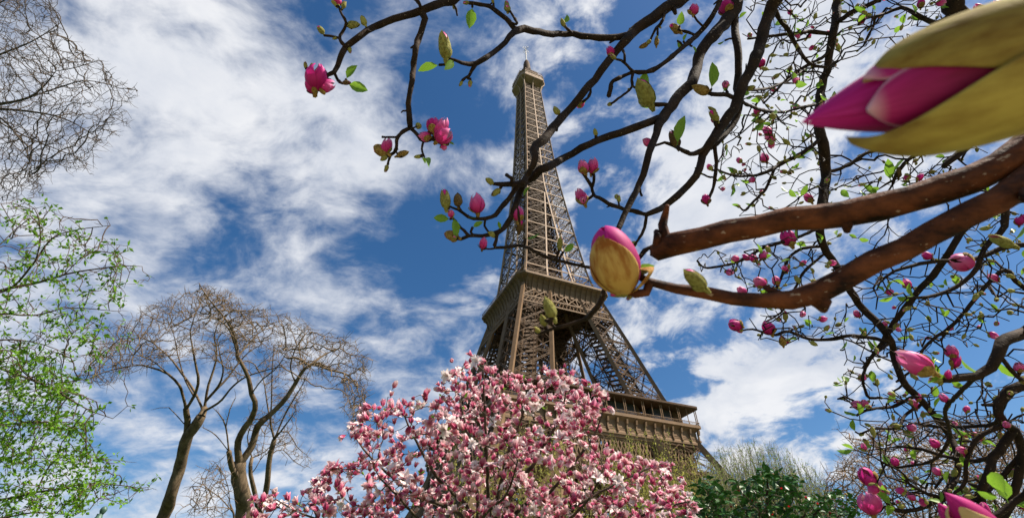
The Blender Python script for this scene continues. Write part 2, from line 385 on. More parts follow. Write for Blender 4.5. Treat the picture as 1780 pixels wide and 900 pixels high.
def f(T, k):
    z0, z1, n = 43.5, 51.2, 24
    def out(z): return HZ(z) - .2 if z < 50 else 33.3
    for hh in (0, -1.4):
        for i in range(n):
            a = -HZ(z0) + 6 + i * (2 * HZ(z0) - 12) / n; st = (2 * HZ(z0) - 12) / n
            o0, o1 = 33.4 + hh, 33.2 + hh
            gd.bar(T(a, o0, z0), T(a + st, o1, z1), .3); gd.bar(T(a + st, o0, z0), T(a, o1, z1), .3)
            zm = (z0 + z1) / 2
            gd.bar(T(a + st / 2, o0, z0), T(a + st, o0, zm), .3); gd.bar(T(a + st / 2, o0, z0), T(a, o0, zm), .3)
            gd.bar(T(a, o0, zm), T(a + st / 2, o1, z1), .3); gd.bar(T(a + st, o0, zm), T(a + st / 2, o1, z1), .3)
        gd.bar(T(-HZ(z0) + 2, 33.4 + hh, z0), T(HZ(z0) - 2, 33.4 + hh, z0), .5, .6); gd.bar(T(-34, 33.2 + hh, 50.9), T(34, 33.2 + hh, 50.9), .5, .6)
faces4(f); gd.build('lattice_girder', iron, first)
ar = MB()
def f(T, k):
    n = 56; prev = None
    for i in range(n + 1):
        t = math.pi * i / n
        for (R, w) in ((37.0, .5), (41.5, .5)): pass
        pa = [(math.cos(t) * R, 4 + math.sin(t) * (R + 1.0)) for R in (36.0, 39.6)]
        pa = [T(-s, max(HZ(z), 33.6) - .1, z) for s, z in pa]
        if prev is not None:
            ar.bar(prev[0], pa[0], .6, .9); ar.bar(prev[1], pa[1], .6, .9)
            ar.bar(prev[0], pa[1], .28); ar.bar(prev[1], pa[0], .28)
        ar.bar(pa[0], pa[1], .25); prev = pa
faces4(f); ar.build('arch', iron_shaded, tower)

# second gallery: coved cornice with ribs
sg = MB(); oc = octo(2.7)
sg.ring([(10, 113.6), (16.6, 113.6), (17.0, 109.2), (17.9, 109.2), (18.0, 111.0), (18.4, 112.6), (19.2, 113.9), (20.3, 114.6), (20.3, 114.9), (20.55, 114.9), (20.55, 115.75), (20.3, 115.75), (20.3, 115.1), (10, 115.1), (10, 113.6)], oc)
rb = sg
for (a, b_) in [(oc(1.0)[i], oc(1.0)[(i + 1) % 8]) for i in range(8)]: pass
prof = [(17.95, 109.3), (18.25, 110.9), (18.7, 112.4), (19.5, 113.7), (20.5, 114.55)]
def f(T, k):
    for i in range(15):
        s = (-1 + i / 7) * 16.6
        for (h0, z0), (h1, z1) in zip(prof, prof[1:]): rb.bar(T(s, h0, z0), T(s, h1, z1), .2, .42, up=T(0, 1, 0))
    # chamfer rib
    for (h0, z0), (h1, z1) in zip(prof, prof[1:]): rb.bar(T(-h0 + 1.4, h0 - 1.35, z0), T(-h1 + 1.4, h1 - 1.35, z1), .2, .42)
faces4(f); second = sg.build('second_gallery', iron, tower)
r2 = MB()
def f(T, k):
    r2.bar(T(-17.8, 20.35, 117.2), T(17.8, 20.35, 117.2), .12)
    for i in range(72):
        s = -17.8 + i * 35.6 / 71; r2.bar(T(s, 20.35, 115.7), T(s, 20.35, 117.2), .07)
    r2.bar(T(-17.8, 20.35, 117.2), T(-20.35, 17.8, 117.2), .12)
faces4(f); r2.build('railing', iron, second)
bl = MB()
def f(T, k):
    P4 = [T(-11, 9, 115.1), T(11, 9, 115.1), T(11, 13.0, 115.1), T(-11, 13.0, 115.1)]
    Q4 = [p + np.array((0, 0, 4.2)) for p in P4]
    bl.add(P4 + Q4, [(0, 1, 5, 4), (1, 2, 6, 5), (2, 3, 7, 6), (3, 0, 4, 7), (4, 5, 6, 7)])
faces4(f); bl.build('pavilion', iron_d, second)
g2 = MB()
def f(T, k):
    z0, z1 = 102.2, 105.2
    n = 26
    h0, h1 = HZ(z0) + .1, HZ(z1) + .1
    for i in range(n):
        a0, a1 = (-1 + 2 * i / n), (-1 + 2 * (i + 1) / n)
        g2.bar(T(a0 * h0, h0, z0), T(a1 * h1, h1, z1), .2); g2.bar(T(a1 * h0, h0, z0), T(a0 * h1, h1, z1), .2)
    g2.bar(T(-h0, h0, z0), T(h0, h0, z0), .45); g2.bar(T(-h1, h1, z1), T(h1, h1, z1), .45)
    h2 = 18.0
    for i in range(8):
        a0, a1 = (-1 + 2 * i / 8), (-1 + 2 * (i + 1) / 8)
        g2.bar(T(a0 * h1, h1, z1), T(a1 * h2, h2, 109.4), .35); g2.bar(T(a1 * h1, h1, z1), T(a0 * h2, h2, 109.4), .35)
        g2.bar(T(a0 * h1, h1, z1), T(a0 * h2, h2, 109.4), .3)
faces4(f); g2.build('lattice_girder', iron, second)
# floor trusses under the second gallery
tr = MB()
for i in range(9):
    s = -14 + i * 3.5
    for z in (110, 112.8):
        tr.bar((s, -16, z), (s, 16, z), .3); tr.bar((-16, s, z), (16, s, z), .3)
    for j in range(8):
        y = -16 + j * 4; tr.bar((s, y, 110), (s, y + 2, 112.8), .22); tr.bar((s, y + 2, 112.8), (s, y + 4, 110), .22)
tr.build('floor_truss', iron_shaded, second)

# upper shaft
zl = [115.2]
while zl[-1] < 268: zl.append(zl[-1] + max(4.6, 9.2 - (zl[-1] - 116) * .03))
zl[-1] = 270
colm = [[MB() for _ in range(3)] for _ in range(4)]; brc = MB(); core = MB()
for za, zb in zip(zl, zl[1:]):
    def f(T, k):
        Ha, Hb, Wa, Wb = HZ(za), HZ(zb), WZ(za), WZ(zb)
        colm[k][0].bar(T(-Ha, Ha, za), T(-Hb, Hb, zb), .8, up=T(1, 1, 0))
        merged = Wb >= Hb - .02
        for sg_ in ((-1, 1) if not merged else (1,)):
            colm[k][1 if sg_ > 0 else 2].bar(T(sg_ * (Ha - Wa), Ha, za), T(sg_ * (Hb - Wb), Hb, zb), .62, up=T(0, 1, 0))
        for sg_ in (-1, 1):
            a0, a1 = T(sg_ * Ha, Ha, za), T(sg_ * (Ha - Wa), Ha, za)
            b0, b1 = T(sg_ * Hb, Hb, zb), T(sg_ * (Hb - Wb), Hb, zb)
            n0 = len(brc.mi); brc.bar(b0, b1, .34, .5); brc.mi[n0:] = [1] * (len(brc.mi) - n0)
            brc.bar(a0, b1, .22); brc.bar(a1, b0, .22)
            ma, mb_ = (a0 + b0) / 2, (a1 + b1) / 2
            brc.bar(ma, mb_, .18)
            for (x, y) in ((a0, mb_), (a1, ma), (ma, b1), (mb_, b0)): brc.bar(x, y, .13)
            # inner faces of the four corner piers
            i0, j0 = T(sg_ * (Ha - Wa), Ha - Wa, za), T(sg_ * (Hb - Wb), Hb - Wb, zb)
            if not merged:
                brc.bar(i0, j0, .3); brc.bar(a1, j0, .2); brc.bar(i0, b1, .2); brc.bar(b1, j0, .2)
            brc.bar(T(sg_ * Ha, Ha, za), T(sg_ * Hb * .3, Hb * .3, zb), .24)
            brc.bar(T(sg_ * Hb, Hb, zb), T(sg_ * Ha * .3, Ha * .3, za), .24)
        if not merged and Hb - Wb > .8: n0 = len(brc.mi); brc.bar(T(-(Hb - Wb), Hb, zb), T(Hb - Wb, Hb, zb), .34, .5); brc.mi[n0:] = [1] * (len(brc.mi) - n0)
    faces4(f)
zc = np.arange(116, 272, 2.4)
for za, zb in zip(zc, zc[1:]):                    # lift guides and stair in the middle
    def f(T, k):
        ca, cb = HZ(za) * .45, HZ(zb) * .45
        core.bar(T(-ca, ca, za), T(-cb, cb, zb), .4)
        core.bar(T(0, ca, za), T(0, cb, zb), .4)
        core.bar(T(-ca, ca, za), T(cb, cb, zb), .3, .5); core.bar(T(ca, ca, za), T(-cb, cb, zb), .25)
        core.bar(T(-cb, cb, zb), T(cb, cb, zb), .3)
        core.bar(T(-ca * .3, ca * .3, za), T(cb * .3, cb * .3, zb), .5, .9)
    faces4(f)
shaft = brc.build('upper_shaft', [iron_shaded, iron_t], tower)
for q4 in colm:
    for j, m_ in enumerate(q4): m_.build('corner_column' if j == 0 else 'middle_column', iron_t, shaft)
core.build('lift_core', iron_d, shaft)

# top gallery
tg = MB(); o3 = octo(2.3)
tg.ring([(4.6, 272.5), (7.9, 274.6), (8.2, 274.8), (8.35, 275.2), (8.35, 276.2), (8.1, 276.3), (7.9, 276.3), (7.9, 279.2), (8.2, 279.3), (8.2, 279.8), (7.2, 280.0), (5.0, 280.1)], o3)

br = tg
def f(T, k):
    for s in (-5.0, 0, 5.0):
        pr = [(5.3, 264.5), (5.6, 268), (6.3, 271.5), (8.1, 274.6)]
        for (h0, z0), (h1, z1) in zip(pr, pr[1:]):
            e0 = s * h0 / 5.3 if abs(s) > 1 else 0; e1 = math.copysign(min(abs(s) * h1 / 5.3, 6.0), s) if abs(s) > 1 else 0
            br.bar(T(e0, h0, z0), T(e1, h1, z1), .42, up=T(0, 1, 0))
faces4(f)
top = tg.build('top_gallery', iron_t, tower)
w3 = MB(); o4 = octo(1.4)
w3.ring([(5.2, 280.0), (5.2, 285.4), (5.6, 285.6), (5.6, 286.2), (3.0, 287.2), (1.5, 287.4)], o4)
w3.build('upper_cabin', iron_d, top)
wn_ = MB()
def f(T, k):
    for i in range(12):
        s = -5.4 + i * 10.8 / 11
        wn_.bar(T(s, 8.0, 276.3), T(s, 8.0, 279.3), .16)
    for i in range(20):
        s = -5.5 + i * 11 / 19; wn_.bar(T(s, 8.05, 279.7), T(s, 7.9, 282.2), .08)
    wn_.bar(T(-5.5, 7.95, 281.4), T(5.5, 7.95, 281.4), .1); wn_.bar(T(-5.5, 7.9, 282.2), T(5.5, 7.9, 282.2), .1)
    wn_.bar(T(-5.6, 8.0, 282.2), T(-8.0, 5.6, 282.2), .1)
faces4(f); wn_.build('cage_rail', iron, top)
aq = MB()
for i in range(30):
    a = random.uniform(0, 6.283); r = random.uniform(3.5, 7.2); z0 = 280.2 if r > 5 else 286; hh = random.uniform(1.2, 4.5)
    x, y = r * math.cos(a), r * math.sin(a)
    aq.bar((x, y, z0), (x, y, z0 + hh), random.uniform(.15, .5), caps=True)
    if i % 3 == 0: aq.box((x - .5, y - .5, z0 + hh * .5), (x + .5, y + .5, z0 + hh * .5 + 1.2))
aq.build('aerial_cluster', iron_d, top)
ln = MB()
ln.tube([(0, 0, z) for z in (287, 288, 293, 297, 301, 303.5, 305, 306)], [2.6, 2.4, 2.3, 2.35, 2.2, 1.7, 1.2, .8], 16)
ln.build('lantern', iron_d, tower, smooth=True)
an_m = mat('mast_pale', (.42, .40, .37), rough=.5)
an = MB(); an.tube([(0, 0, 305.5), (0, 0, 313), (0, 0, 321)], [.42, .34, .26], 8)
for z, r in ((319.5, 2.4), (320.8, 1.8), (315.5, .8)):
    for k in range(4):
        a = k * math.pi / 2 + .3; d = np.array((math.cos(a), math.sin(a), 0)) * r
        an.bar((0, 0, z), d + (0, 0, z), .12); an.bar(d + (0, 0, z - .5), d + (0, 0, z + .6), .16, caps=True)
an.bar((0, 0, 321), (0, 0, 324), .2, caps=True)
an.build('antenna_mast', an_m, tower)
# ------------------------------------------------------------------ growing trees
def inside(poly, n, zlo, zhi, r=None, dens=None):
    """n random points of a crown whose outline, seen from the path, is poly; zlo..zhi is its depth"""
    r = r or rng; poly = np.array(poly, float); lo, hi = poly.min(0), poly.max(0); out = []
    while len(out) < n:
        p = lo + (hi - lo) * r.random(2); c = False; j = len(poly) - 1
        for i in range(len(poly)):
            if (poly[i, 1] > p[1]) != (poly[j, 1] > p[1]) and p[0] < (poly[j, 0] - poly[i, 0]) * (p[1] - poly[i, 1]) / (poly[j, 1] - poly[i, 1]) + poly[i, 0]: c = not c
            j = i
        if c and (dens is None or r.random() < dens(p[0], p[1])): out.append(P(p[0], p[1], zlo + (zhi - zlo) * r.random()))
    return np.array(out)
class Tree:
    """nodes with parents and radii; drawn limbs first, twigs grown towards points of the crown afterwards"""
    def __init__(s): s.p = []; s.par = []; s.r = []; s.limb = []; s.n_limb = 0
    def node(s, p, par, r=0.0, limb=-1):
        s.p.append(np.asarray(p, float)); s.par.append(par); s.r.append(r); s.limb.append(limb); return len(s.p) - 1
    def nearest(s, p): return int(np.argmin(((np.array(s.p) - p) ** 2).sum(1)))
    def nearest_px(s, u, v, only=None):
        best = (1e9, 0)
        for i, x in enumerate(s.p):
            if only is not None and s.limb[i] not in only: continue
            d = x - CAMP; z = d @ _f
            if z < .05: continue
            a, b = 890 + F * (d @ _r) / z, 450 - F * (d @ _u) / z
            e = (a - u) ** 2 + (b - v) ** 2
            if e < best[0]: best = (e, i)
        return best[1]
    def path(s, pts, rad, start=None, step=None, wob=0.0):
        """a drawn limb through 3-D points; start = node it leaves from"""
        pts = [np.asarray(p, float) for p in pts]; rad = list(rad)
        if start is not None: pts = [s.p[start]] + pts; rad = [rad[0]] + rad
        P3 = np.array(pts); seg = np.linalg.norm(np.diff(P3, axis=0), axis=1); L = np.concatenate([[0], np.cumsum(seg)])
        n = max(2, int(math.ceil(L[-1] / step)) + 1) if step else len(pts)
        tt = np.linspace(0, L[-1], n)
        # Catmull-Rom through the points
        out = []
        for t in tt:
            i = min(max(int(np.searchsorted(L, t, 'right')) - 1, 0), len(P3) - 2); k = (t - L[i]) / max(seg[i], 1e-9)
            p0 = P3[max(i - 1, 0)]; p1 = P3[i]; p2 = P3[i + 1]; p3 = P3[min(i + 2, len(P3) - 1)]
            out.append(.5 * ((2 * p1) + (p2 - p0) * k + (2 * p0 - 5 * p1 + 4 * p2 - p3) * k * k + (3 * p1 - p0 - 3 * p2 + p3) * k ** 3))
        rr = np.interp(tt, L, rad); ids = []; par = start if start is not None else -1; lid = s.n_limb; s.n_limb += 1
        for k in range(1 if start is not None else 0, n):
            w = rng.normal(0, wob * rr[k], 3) if wob else 0
            par = s.node(out[k] + w, par, rr[k], lid); ids.append(par)
        return lid
    def grow(s, att, step, infl, kill, iters=200, jit=.25, trop=(0, 0, 0), maxn=9000, only=None):
        att = np.array(att); trop = np.array(trop); base = np.array(s.p)
        ok = np.array([only is None or s.limb[i] in only for i in range(len(base))])
        def d2(A, B): return ((A[:, None, :] - B[None]) ** 2).sum(2)
        best = np.full(len(att), 1e18); bi = np.zeros(len(att), int); idx = np.nonzero(ok)[0]
        for c in range(0, len(idx), 400):
            D = d2(att, base[idx[c:c + 400]]); k = D.argmin(1); m = D[np.arange(len(att)), k]
            u = m < best; best[u] = m[u]; bi[u] = idx[c:c + 400][k[u]]
        seen = {}
        for it in range(iters):
            if not len(att) or len(s.p) > maxn: break
            act = best < infl ** 2 if it > 25 else np.ones(len(att), bool)
            if not act.any(): break
            new = []
            order = np.argsort(bi[act], kind='stable'); ii = np.nonzero(act)[0][order]; gb = bi[ii]
            cuts = np.nonzero(np.diff(gb))[0] + 1
            for grp in np.split(ii, cuts):
                n = bi[grp[0]]; x = s.p[n]; v = att[grp] - x; v /= np.maximum(np.linalg.norm(v, axis=1), 1e-9)[:, None]
                if seen.get(n, 0) > 3: continue
                seen[n] = seen.get(n, 0) + 1
                d = nrm(v.mean(0)) ;
                if seen[n] > 1: d = nrm(v[rng.integers(len(v))])
                if s.par[n] >= 0: d = nrm(d + .35 * nrm(x - s.p[s.par[n]]))
                d = nrm(d + rng.normal(0, jit, 3) + trop)
                new.append(s.node(x + d * step * rng.uniform(.75, 1.25), n))
            if not new: break
            N = np.array([s.p[i] for i in new])
            for c in range(0, len(new), 400):
                D = d2(att, N[c:c + 400]); k = D.argmin(1); m = D[np.arange(len(att)), k]
                u = m < best; best[u] = m[u]; bi[u] = np.array(new)[c:c + 400][k[u]]
            keep = best > kill ** 2
            # points nobody can reach any more
            stuck = np.array([seen.get(b, 0) > 3 for b in bi]); keep &= ~stuck
            att, best, bi = att[keep], best[keep], bi[keep]
    def twiglets(s, prob, L, segs=2, both=.3):
        for i in range(len(s.p)):
            if s.par[i] < 0 or (s.limb[i] >= 0 and s.r[i] > L * .12): continue
            for rep in range(1 + (rng.random() < both)):
                if rng.random() > prob: continue
                d = nrm(nrm(s.p[i] - s.p[s.par[i]]) * .8 + rng.normal(0, .6, 3)); q = i
                for k in range(segs):
                    d = nrm(d + rng.normal(0, .25, 3)); q = s.node(s.p[q] + d * L * rng.uniform(.5, 1.2), q)
    def radii(s, tip, expo=2.9):
        n = len(s.p); acc = np.zeros(n); kids = [[] for _ in range(n)]
        for i in range(n):
            if s.par[i] >= 0: kids[s.par[i]].append(i)
        rr = np.zeros(n)
        for i in range(n - 1, -1, -1):
            r = acc[i] ** (1 / expo) if acc[i] > 0 else tip
            if s.r[i] > 0: r = s.r[i]
            else: r = max(r, tip)
            rr[i] = r
            if s.par[i] >= 0: acc[s.par[i]] += min(r, 1e9) ** expo if s.limb[i] < 0 else 0
        s.kids = kids; s.rr = rr; return rr
    def tips(s): return [i for i in range(len(s.p)) if not s.kids[i]]
    def chains(s, sel):
        """split the selected nodes into unbranched runs, each from its parent node"""
        done = set(); out = []
        for i in range(len(s.p)):
            if i in done or not sel(i): continue
            run = [i]; done.add(i)
            while True:
                ks = [k for k in s.kids[run[-1]] if sel(k) and k not in done and s.limb[k] == s.limb[run[-1]]]
                if not ks: break
                k = max(ks, key=lambda k: s.rr[k]); run.append(k); done.add(k)
            out.append(run)
        return out
    def draw(s, mb, sel, thick=.03, rough=0.0, taper=.55):
        for run in s.chains(sel):
            par = s.par[run[0]]
            pts = ([s.p[par]] if par >= 0 else []) + [s.p[i] for i in run]
            rad = ([min(s.rr[run[0]] * 1.25, s.rr[par])] if par >= 0 else []) + [s.rr[i] for i in run]
            if len(pts) < 2: continue
            if not s.kids[run[-1]]: rad[-1] *= taper
            big = max(rad); n = 3 if big < thick * .35 else 4 if big < thick else 6 if big < thick * 3 else 9
            if rough: rad = [r * (1 + rng.normal(0, rough)) for r in rad]
            mb.tube(pts, rad, n, phase=random.random() * 3)
    def limb_objs(s, parent, mats, trunk=1, rough=.04, thick=.03, names=('trunk', 'limb')):
        for l in range(s.n_limb):
            mb = MB(); s.draw(mb, lambda i: s.limb[i] == l, thick=thick, rough=rough)
            if mb.v: mb.build(names[0] if l < trunk else names[1], mats, parent, smooth=True)
def px(pts, z0, z1=None, wob=0.0):
    z1 = z0 if z1 is None else z1; n = len(pts)
    return [P(u, v, z0 + (z1 - z0) * i / max(n - 1, 1) + rng.normal(0, wob) * (i > 0)) for i, (u, v) in enumerate(pts)]
def ground_below(p): return np.array((p[0], p[1], 0.0))

bark_a = mat('bark_grey_brown', (.07, .048, .03), (.18, .13, .08), scale=3.5, rough=.9, bump=.9, bscale=9, aniso=(1, 1, .35))
bark_twig = mat('twig_tan', (.11, .075, .045), (.20, .14, .085), scale=2, rough=.85)
def bare_tree(label, z, limbs, poly, natt, dz, step, base_px, group=None, tip=.011, gm_=bark_a, tw=bark_twig, infl=2.2, kill=.33, jit=.3, thick=.06, trop=(0, 0, .13), dens=None, maxn=9000, trunk_n=1, wf=.64, tw_p=.5, cname='bare_tree', cat='tree', seed=1):
    global rng
    rng = np.random.default_rng(seed)
    t = Tree()
    for i, (pts, w0, w1, dz1, *rest) in enumerate(limbs):
        start = None if i == 0 else t.nearest_px(*pts[0])
        z0 = z if start is None else float((t.p[start] - CAMP) @ _f)
        P3 = px(pts, z0, z + dz1, wob=.12 * step / .25)
        rad = list(np.linspace(w0 * wf, (w1 if i == 0 or w1 > 5 else min(w1, 1.6)) * wf, len(pts)) / 2 / F * z)
        if i == 0:
            b = ground_below(P3[0]); b[0] += rest[0] if rest else 0
            P3 = [b, b * .5 + P3[0] * .5] + P3; rad = [rad[0] * 1.5, rad[0] * 1.12] + rad
            t.path(P3, rad, None, step=step * 1.6, wob=.03)
        else: t.path(P3[1:], rad[1:], start, step=step * 1.6, wob=.05)
    for (pl, na, lo, hi) in ([(poly, natt, z - dz, z + dz)] if not isinstance(poly[0][0], (list, tuple)) else [(p_, n_, z + a_, z + b_) for p_, n_, (a_, b_) in zip(poly, natt, dz)]):
        t.grow(inside(pl, na, lo, hi, dens=dens), step, infl, kill, jit=jit, trop=trop, maxn=maxn)
    t.twiglets(tw_p, step * .9)
    t.radii(tip)
    root = empty(cname, ground_below(t.p[0])); inv = root.location.copy()
    tag(root, label, cat, group)
    org = np.array(inv)
    t.p = [p - org for p in t.p]
    t.limb_objs(root, gm_, trunk=trunk_n, thick=thick)
    mb = MB(); t.draw(mb, lambda i: t.limb[i] < 0, thick=thick)
    mb.build('crown', tw, root, smooth=True)
    t.org = org; t.root = root
    return t

# bare tree whose trunk leans to the right, left of the two in mid-distance
LT = [([(283, 900), (297, 860), (312, 813), (325, 760), (338, 743), (350, 723)], 34, 27, 0, -1.0),
      ([(325, 762), (326, 733), (323, 710)], 18, 15, -.6),
      ([(350, 723), (356, 708)], 24, 18, .3),
      ([(323, 710), (316, 680), (310, 667), (290, 648), (267, 640), (242, 634), (193, 643), (160, 655)], 9, 4, -3),
      ([(323, 710), (338, 687), (345, 660), (340, 633), (335, 605), (331, 575), (342, 540)], 10, 4, -1.5),
      ([(352, 712), (338, 680), (317, 650), (300, 627), (283, 610), (255, 590), (215, 588)], 8, 4, 2),
      ([(356, 706), (362, 670), (373, 637), (377, 610), (373, 580), (388, 540)], 9, 4, 1),
      ([(358, 702), (380, 670), (388, 643), (383, 620), (378, 590)], 8, 4, -1.2),
      ([(360, 700), (378, 674), (393, 660), (410, 637), (432, 612), (455, 598)], 9, 4, 2.5),
      ([(356, 712), (383, 697), (403, 673), (427, 655), (463, 643), (492, 636)], 8, 4, -2.5),
      ([(324, 740), (303, 717), (290, 707), (262, 712)], 4, 2, -1),
      ([(290, 648), (262, 625), (225, 615), (180, 620)], 5, 3, -4), ([(338, 687), (322, 660), (310, 620), (300, 570)], 6, 3, 1)]
PL = [(125, 655), (150, 610), (205, 565), (262, 528), (330, 505), (400, 505), (425, 560), (440, 640), (405, 665), (372, 632), (320, 622), (262, 640), (225, 655), (200, 668), (150, 672)]
bare_tree('bare tree with a single trunk leaning right, between the leafy branches and the forked tree', 26, LT, PL, 1900, 3.5, .26, None, tip=.0085, infl=2.5, kill=.30, seed=3, wf=.60, tw_p=.5)
# forked tree
CT = [([(423, 900), (422, 860), (415, 827), (417, 803)], 46, 34, 0, .3),
      ([(417, 803), (413, 773), (420, 750), (437, 727), (444, 703), (437, 683), (433, 660), (423, 637), (413, 620), (411, 595), (399, 565), (379, 538), (360, 516), (346, 492)], 19, 3, -1.5),
      ([(418, 803), (437, 777), (444, 750), (452, 735), (470, 720), (493, 697), (513, 667), (527, 643), (545, 633), (572, 642), (604, 651), (619, 670), (627, 698)], 21, 3.5, 2),
      ([(545, 633), (555, 622), (572, 612), (600, 600)], 9, 4, 3),
      ([(413, 615), (400, 575), (374, 553), (345, 556)], 7, 3, -3), ([(413, 620), (430, 600), (455, 575), (490, 565)], 7, 3, 2),
      ([(415, 835), (404, 813), (398, 784)], 16, 13, -1.4),
      ([(398, 784), (393, 743), (384, 723), (370, 708)], 5, 2, -2), ([(398, 784), (374, 755), (353, 743)], 5, 2, -2.5), ([(393, 743), (400, 710), (410, 690)], 4, 2, -1),
      ([(513, 667), (505, 640), (512, 610), (530, 580)], 6, 3, 0), ([(437, 683), (455, 660), (480, 640), (500, 610)], 6, 3, -1), ([(527, 643), (520, 600), (540, 570)], 6, 3, 3.5)]
PC = [(338, 520), (352, 490), (400, 512), (440, 530), (520, 555), (560, 580), (610, 585), (648, 630), (640, 700), (622, 745), (600, 735), (596, 690), (570, 655), (540, 660), (500, 620), (440, 610), (405, 590)]
PC2 = [(590, 655), (632, 660), (640, 740), (622, 790), (605, 760)]
bare_tree('tall bare tree with a thick forking trunk and a long drooping right limb', 24, CT, [PC, PC2], [1800, 150], [(-3.5, 3.5), (0, 4)], .25, None, tip=.0085, infl=2.5, kill=.29, seed=5, wf=.64, tw_p=.5)
TT = [([(450, 900), (463, 850), (468, 800), (477, 763)], 17, 12, 0, 0),
      ([(477, 763), (470, 735), (472, 700), (473, 643), (476, 600)], 6, 3, -1), ([(478, 762), (497, 717), (523, 673), (540, 640)], 7, 3, 1), ([(478, 764), (495, 740), (513, 715)], 7, 5, -1),
      ([(477, 763), (465, 705), (458, 660), (445, 640)], 5, 3, 1), ([(482, 755), (500, 750), (517, 777), (533, 790)], 4, 2, 0), ([(470, 795), (490, 780), (510, 800), (530, 812)], 4, 2, 1)]
PT = [(440, 640), (480, 590), (540, 620), (535, 700), (520, 730), (470, 700)]; PT2 = [(478, 770), (500, 745), (545, 790), (535, 820), (500, 800)]
bare_tree('slender bare tree with a straight pale trunk right of the forked tree', 31, TT, [PT, PT2], [700, 160], [(-3, 3), (-2, 2)], .32, None, tip=.009, infl=2.8, kill=.45, seed=8)
FT = [([(446, 900), (445, 867), (435, 820), (438, 795)], 14, 9, 0, .5), ([(438, 795), (457, 787), (470, 775)], 5, 2, 1), ([(438, 795), (430, 760), (440, 730)], 5, 2, -1), ([(436, 820), (452, 800), (460, 760)], 4, 2, 1)]
bare_tree('thin bare tree half hidden behind the thick forking trunk', 33, FT, [(420, 720), (500, 700), (520, 780), (460, 800), (425, 790)], 220, 3, .34, None, tip=.011, infl=2.8, kill=.45, seed=9)
SB = [([(408, 905), (405, 890), (400, 876)], 7, 5, 0, .2), ([(405, 888), (380, 862), (350, 845)], 4, 2, 1), ([(400, 876), (395, 840), (380, 810)], 3.5, 2, -1), ([(402, 880), (370, 880), (340, 885)], 3.5, 2, -1)]
bare_tree('low bare sapling with arching grey twigs left of the thick forking trunk', 19, SB, [(310, 900), (320, 850), (345, 815), (390, 800), (402, 850), (400, 900)], 260, 2, .25, None, tip=.008, infl=2, kill=.3, seed=10, cname='bare_sapling')
# crown of a bare tree reaching in from the left, high up
UT = [([(-190, 420), (-150, 300), (-110, 200)], 34, 22, 0, -.6), ([(-110, 200), (-40, 185), (0, 181), (50, 170), (78, 148), (97, 124)], 12, 4, -.5), ([(-110, 210), (-30, 190), (60, 195), (120, 210), (170, 240)], 9, 3, 1),
      ([(-130, 260), (-40, 200), (0, 205), (40, 250), (55, 300)], 8, 3, -1.5), ([(-110, 200), (-60, 120), (0, 95), (60, 70), (105, 40)], 9, 3, 1), ([(-110, 200), (-80, 90), (-20, 20), (60, -30)], 9, 3, 0),
      ([(50, 170), (110, 150), (150, 140), (200, 150)], 5, 2, .5), ([(-30, 200), (40, 235), (100, 260), (140, 275)], 6, 3, 2), ([(97, 124), (130, 118), (172, 105)], 3, 2, 0)]
PU = [(-10, -10), (95, -10), (105, 45), (112, 80), (175, 100), (200, 130), (238, 172), (225, 215), (175, 262), (165, 300), (100, 290), (62, 345), (-10, 350)]
bare_tree('fine bare twigs of a tall tree entering the frame high on the left', 17, UT, PU, 2600, 2.6, .18, None, tip=.0055, infl=1.7, kill=.22, seed=12, thick=.04, gm_=mat('bark_dark_grey', (.05, .04, .034), (.10, .08, .065), scale=4, rough=.9), tw=mat('twig_dark', (.055, .042, .034), (.10, .075, .055), scale=3, rough=.85), dens=lambda u, v: 1.0 if u < 140 else .55)

# ------------------------------------------------------------------ leaves
def leaf_geo(mb, uvs, p, d, n, L, W, fold=.15, curl=.2, pet=0.0, seg=4):
    """a pointed leaf blade from p along d; n is its upper side"""
    d = nrm(d); s = nrm(np.cross(d, n)); n = np.cross(s, d); b = len(mb.v); vs = []; 
    prof = [(.02, 0), (.78, .25), (1.0, .5), (.68, .78), (.0, 1.0)] if seg == 4 else [(.05, 0), (1.0, .45), (0, 1.0)]
    for (w, t) in prof:
        c = p + d * (pet + t * L) - n * curl * L * t * t
        if w < .01: vs.append(c); uvs.append((.5, t)); continue
        for sg in (-1, 0, 1):
            vs.append(c + s * sg * w * W / 2 + n * (fold * W * w * abs(sg))); uvs.append((.5 + sg * .5, t))
    fs = []; k = len(prof)
    for i in range(k - 2):
        for j in (0, 1): fs.append((i * 3 + j, i * 3 + j + 1, i * 3 + 4 + j, i * 3 + 3 + j))
    e = (k - 2) * 3; fs += [(e, e + 1, e + 3), (e + 1, e + 2, e + 3)]
    mb.add(vs, fs)
def rvec():
    return nrm(rng.normal(0, 1, 3))

leaf_lime = mat('young_leaf', (.13, .27, .02), (.22, .38, .04), scale=30, rough=.45, spec=.4, transl=.45)
leaf_green = mat('spring_leaf', (.085, .22, .012), (.19, .35, .028), scale=3, rough=.5, transl=.4)
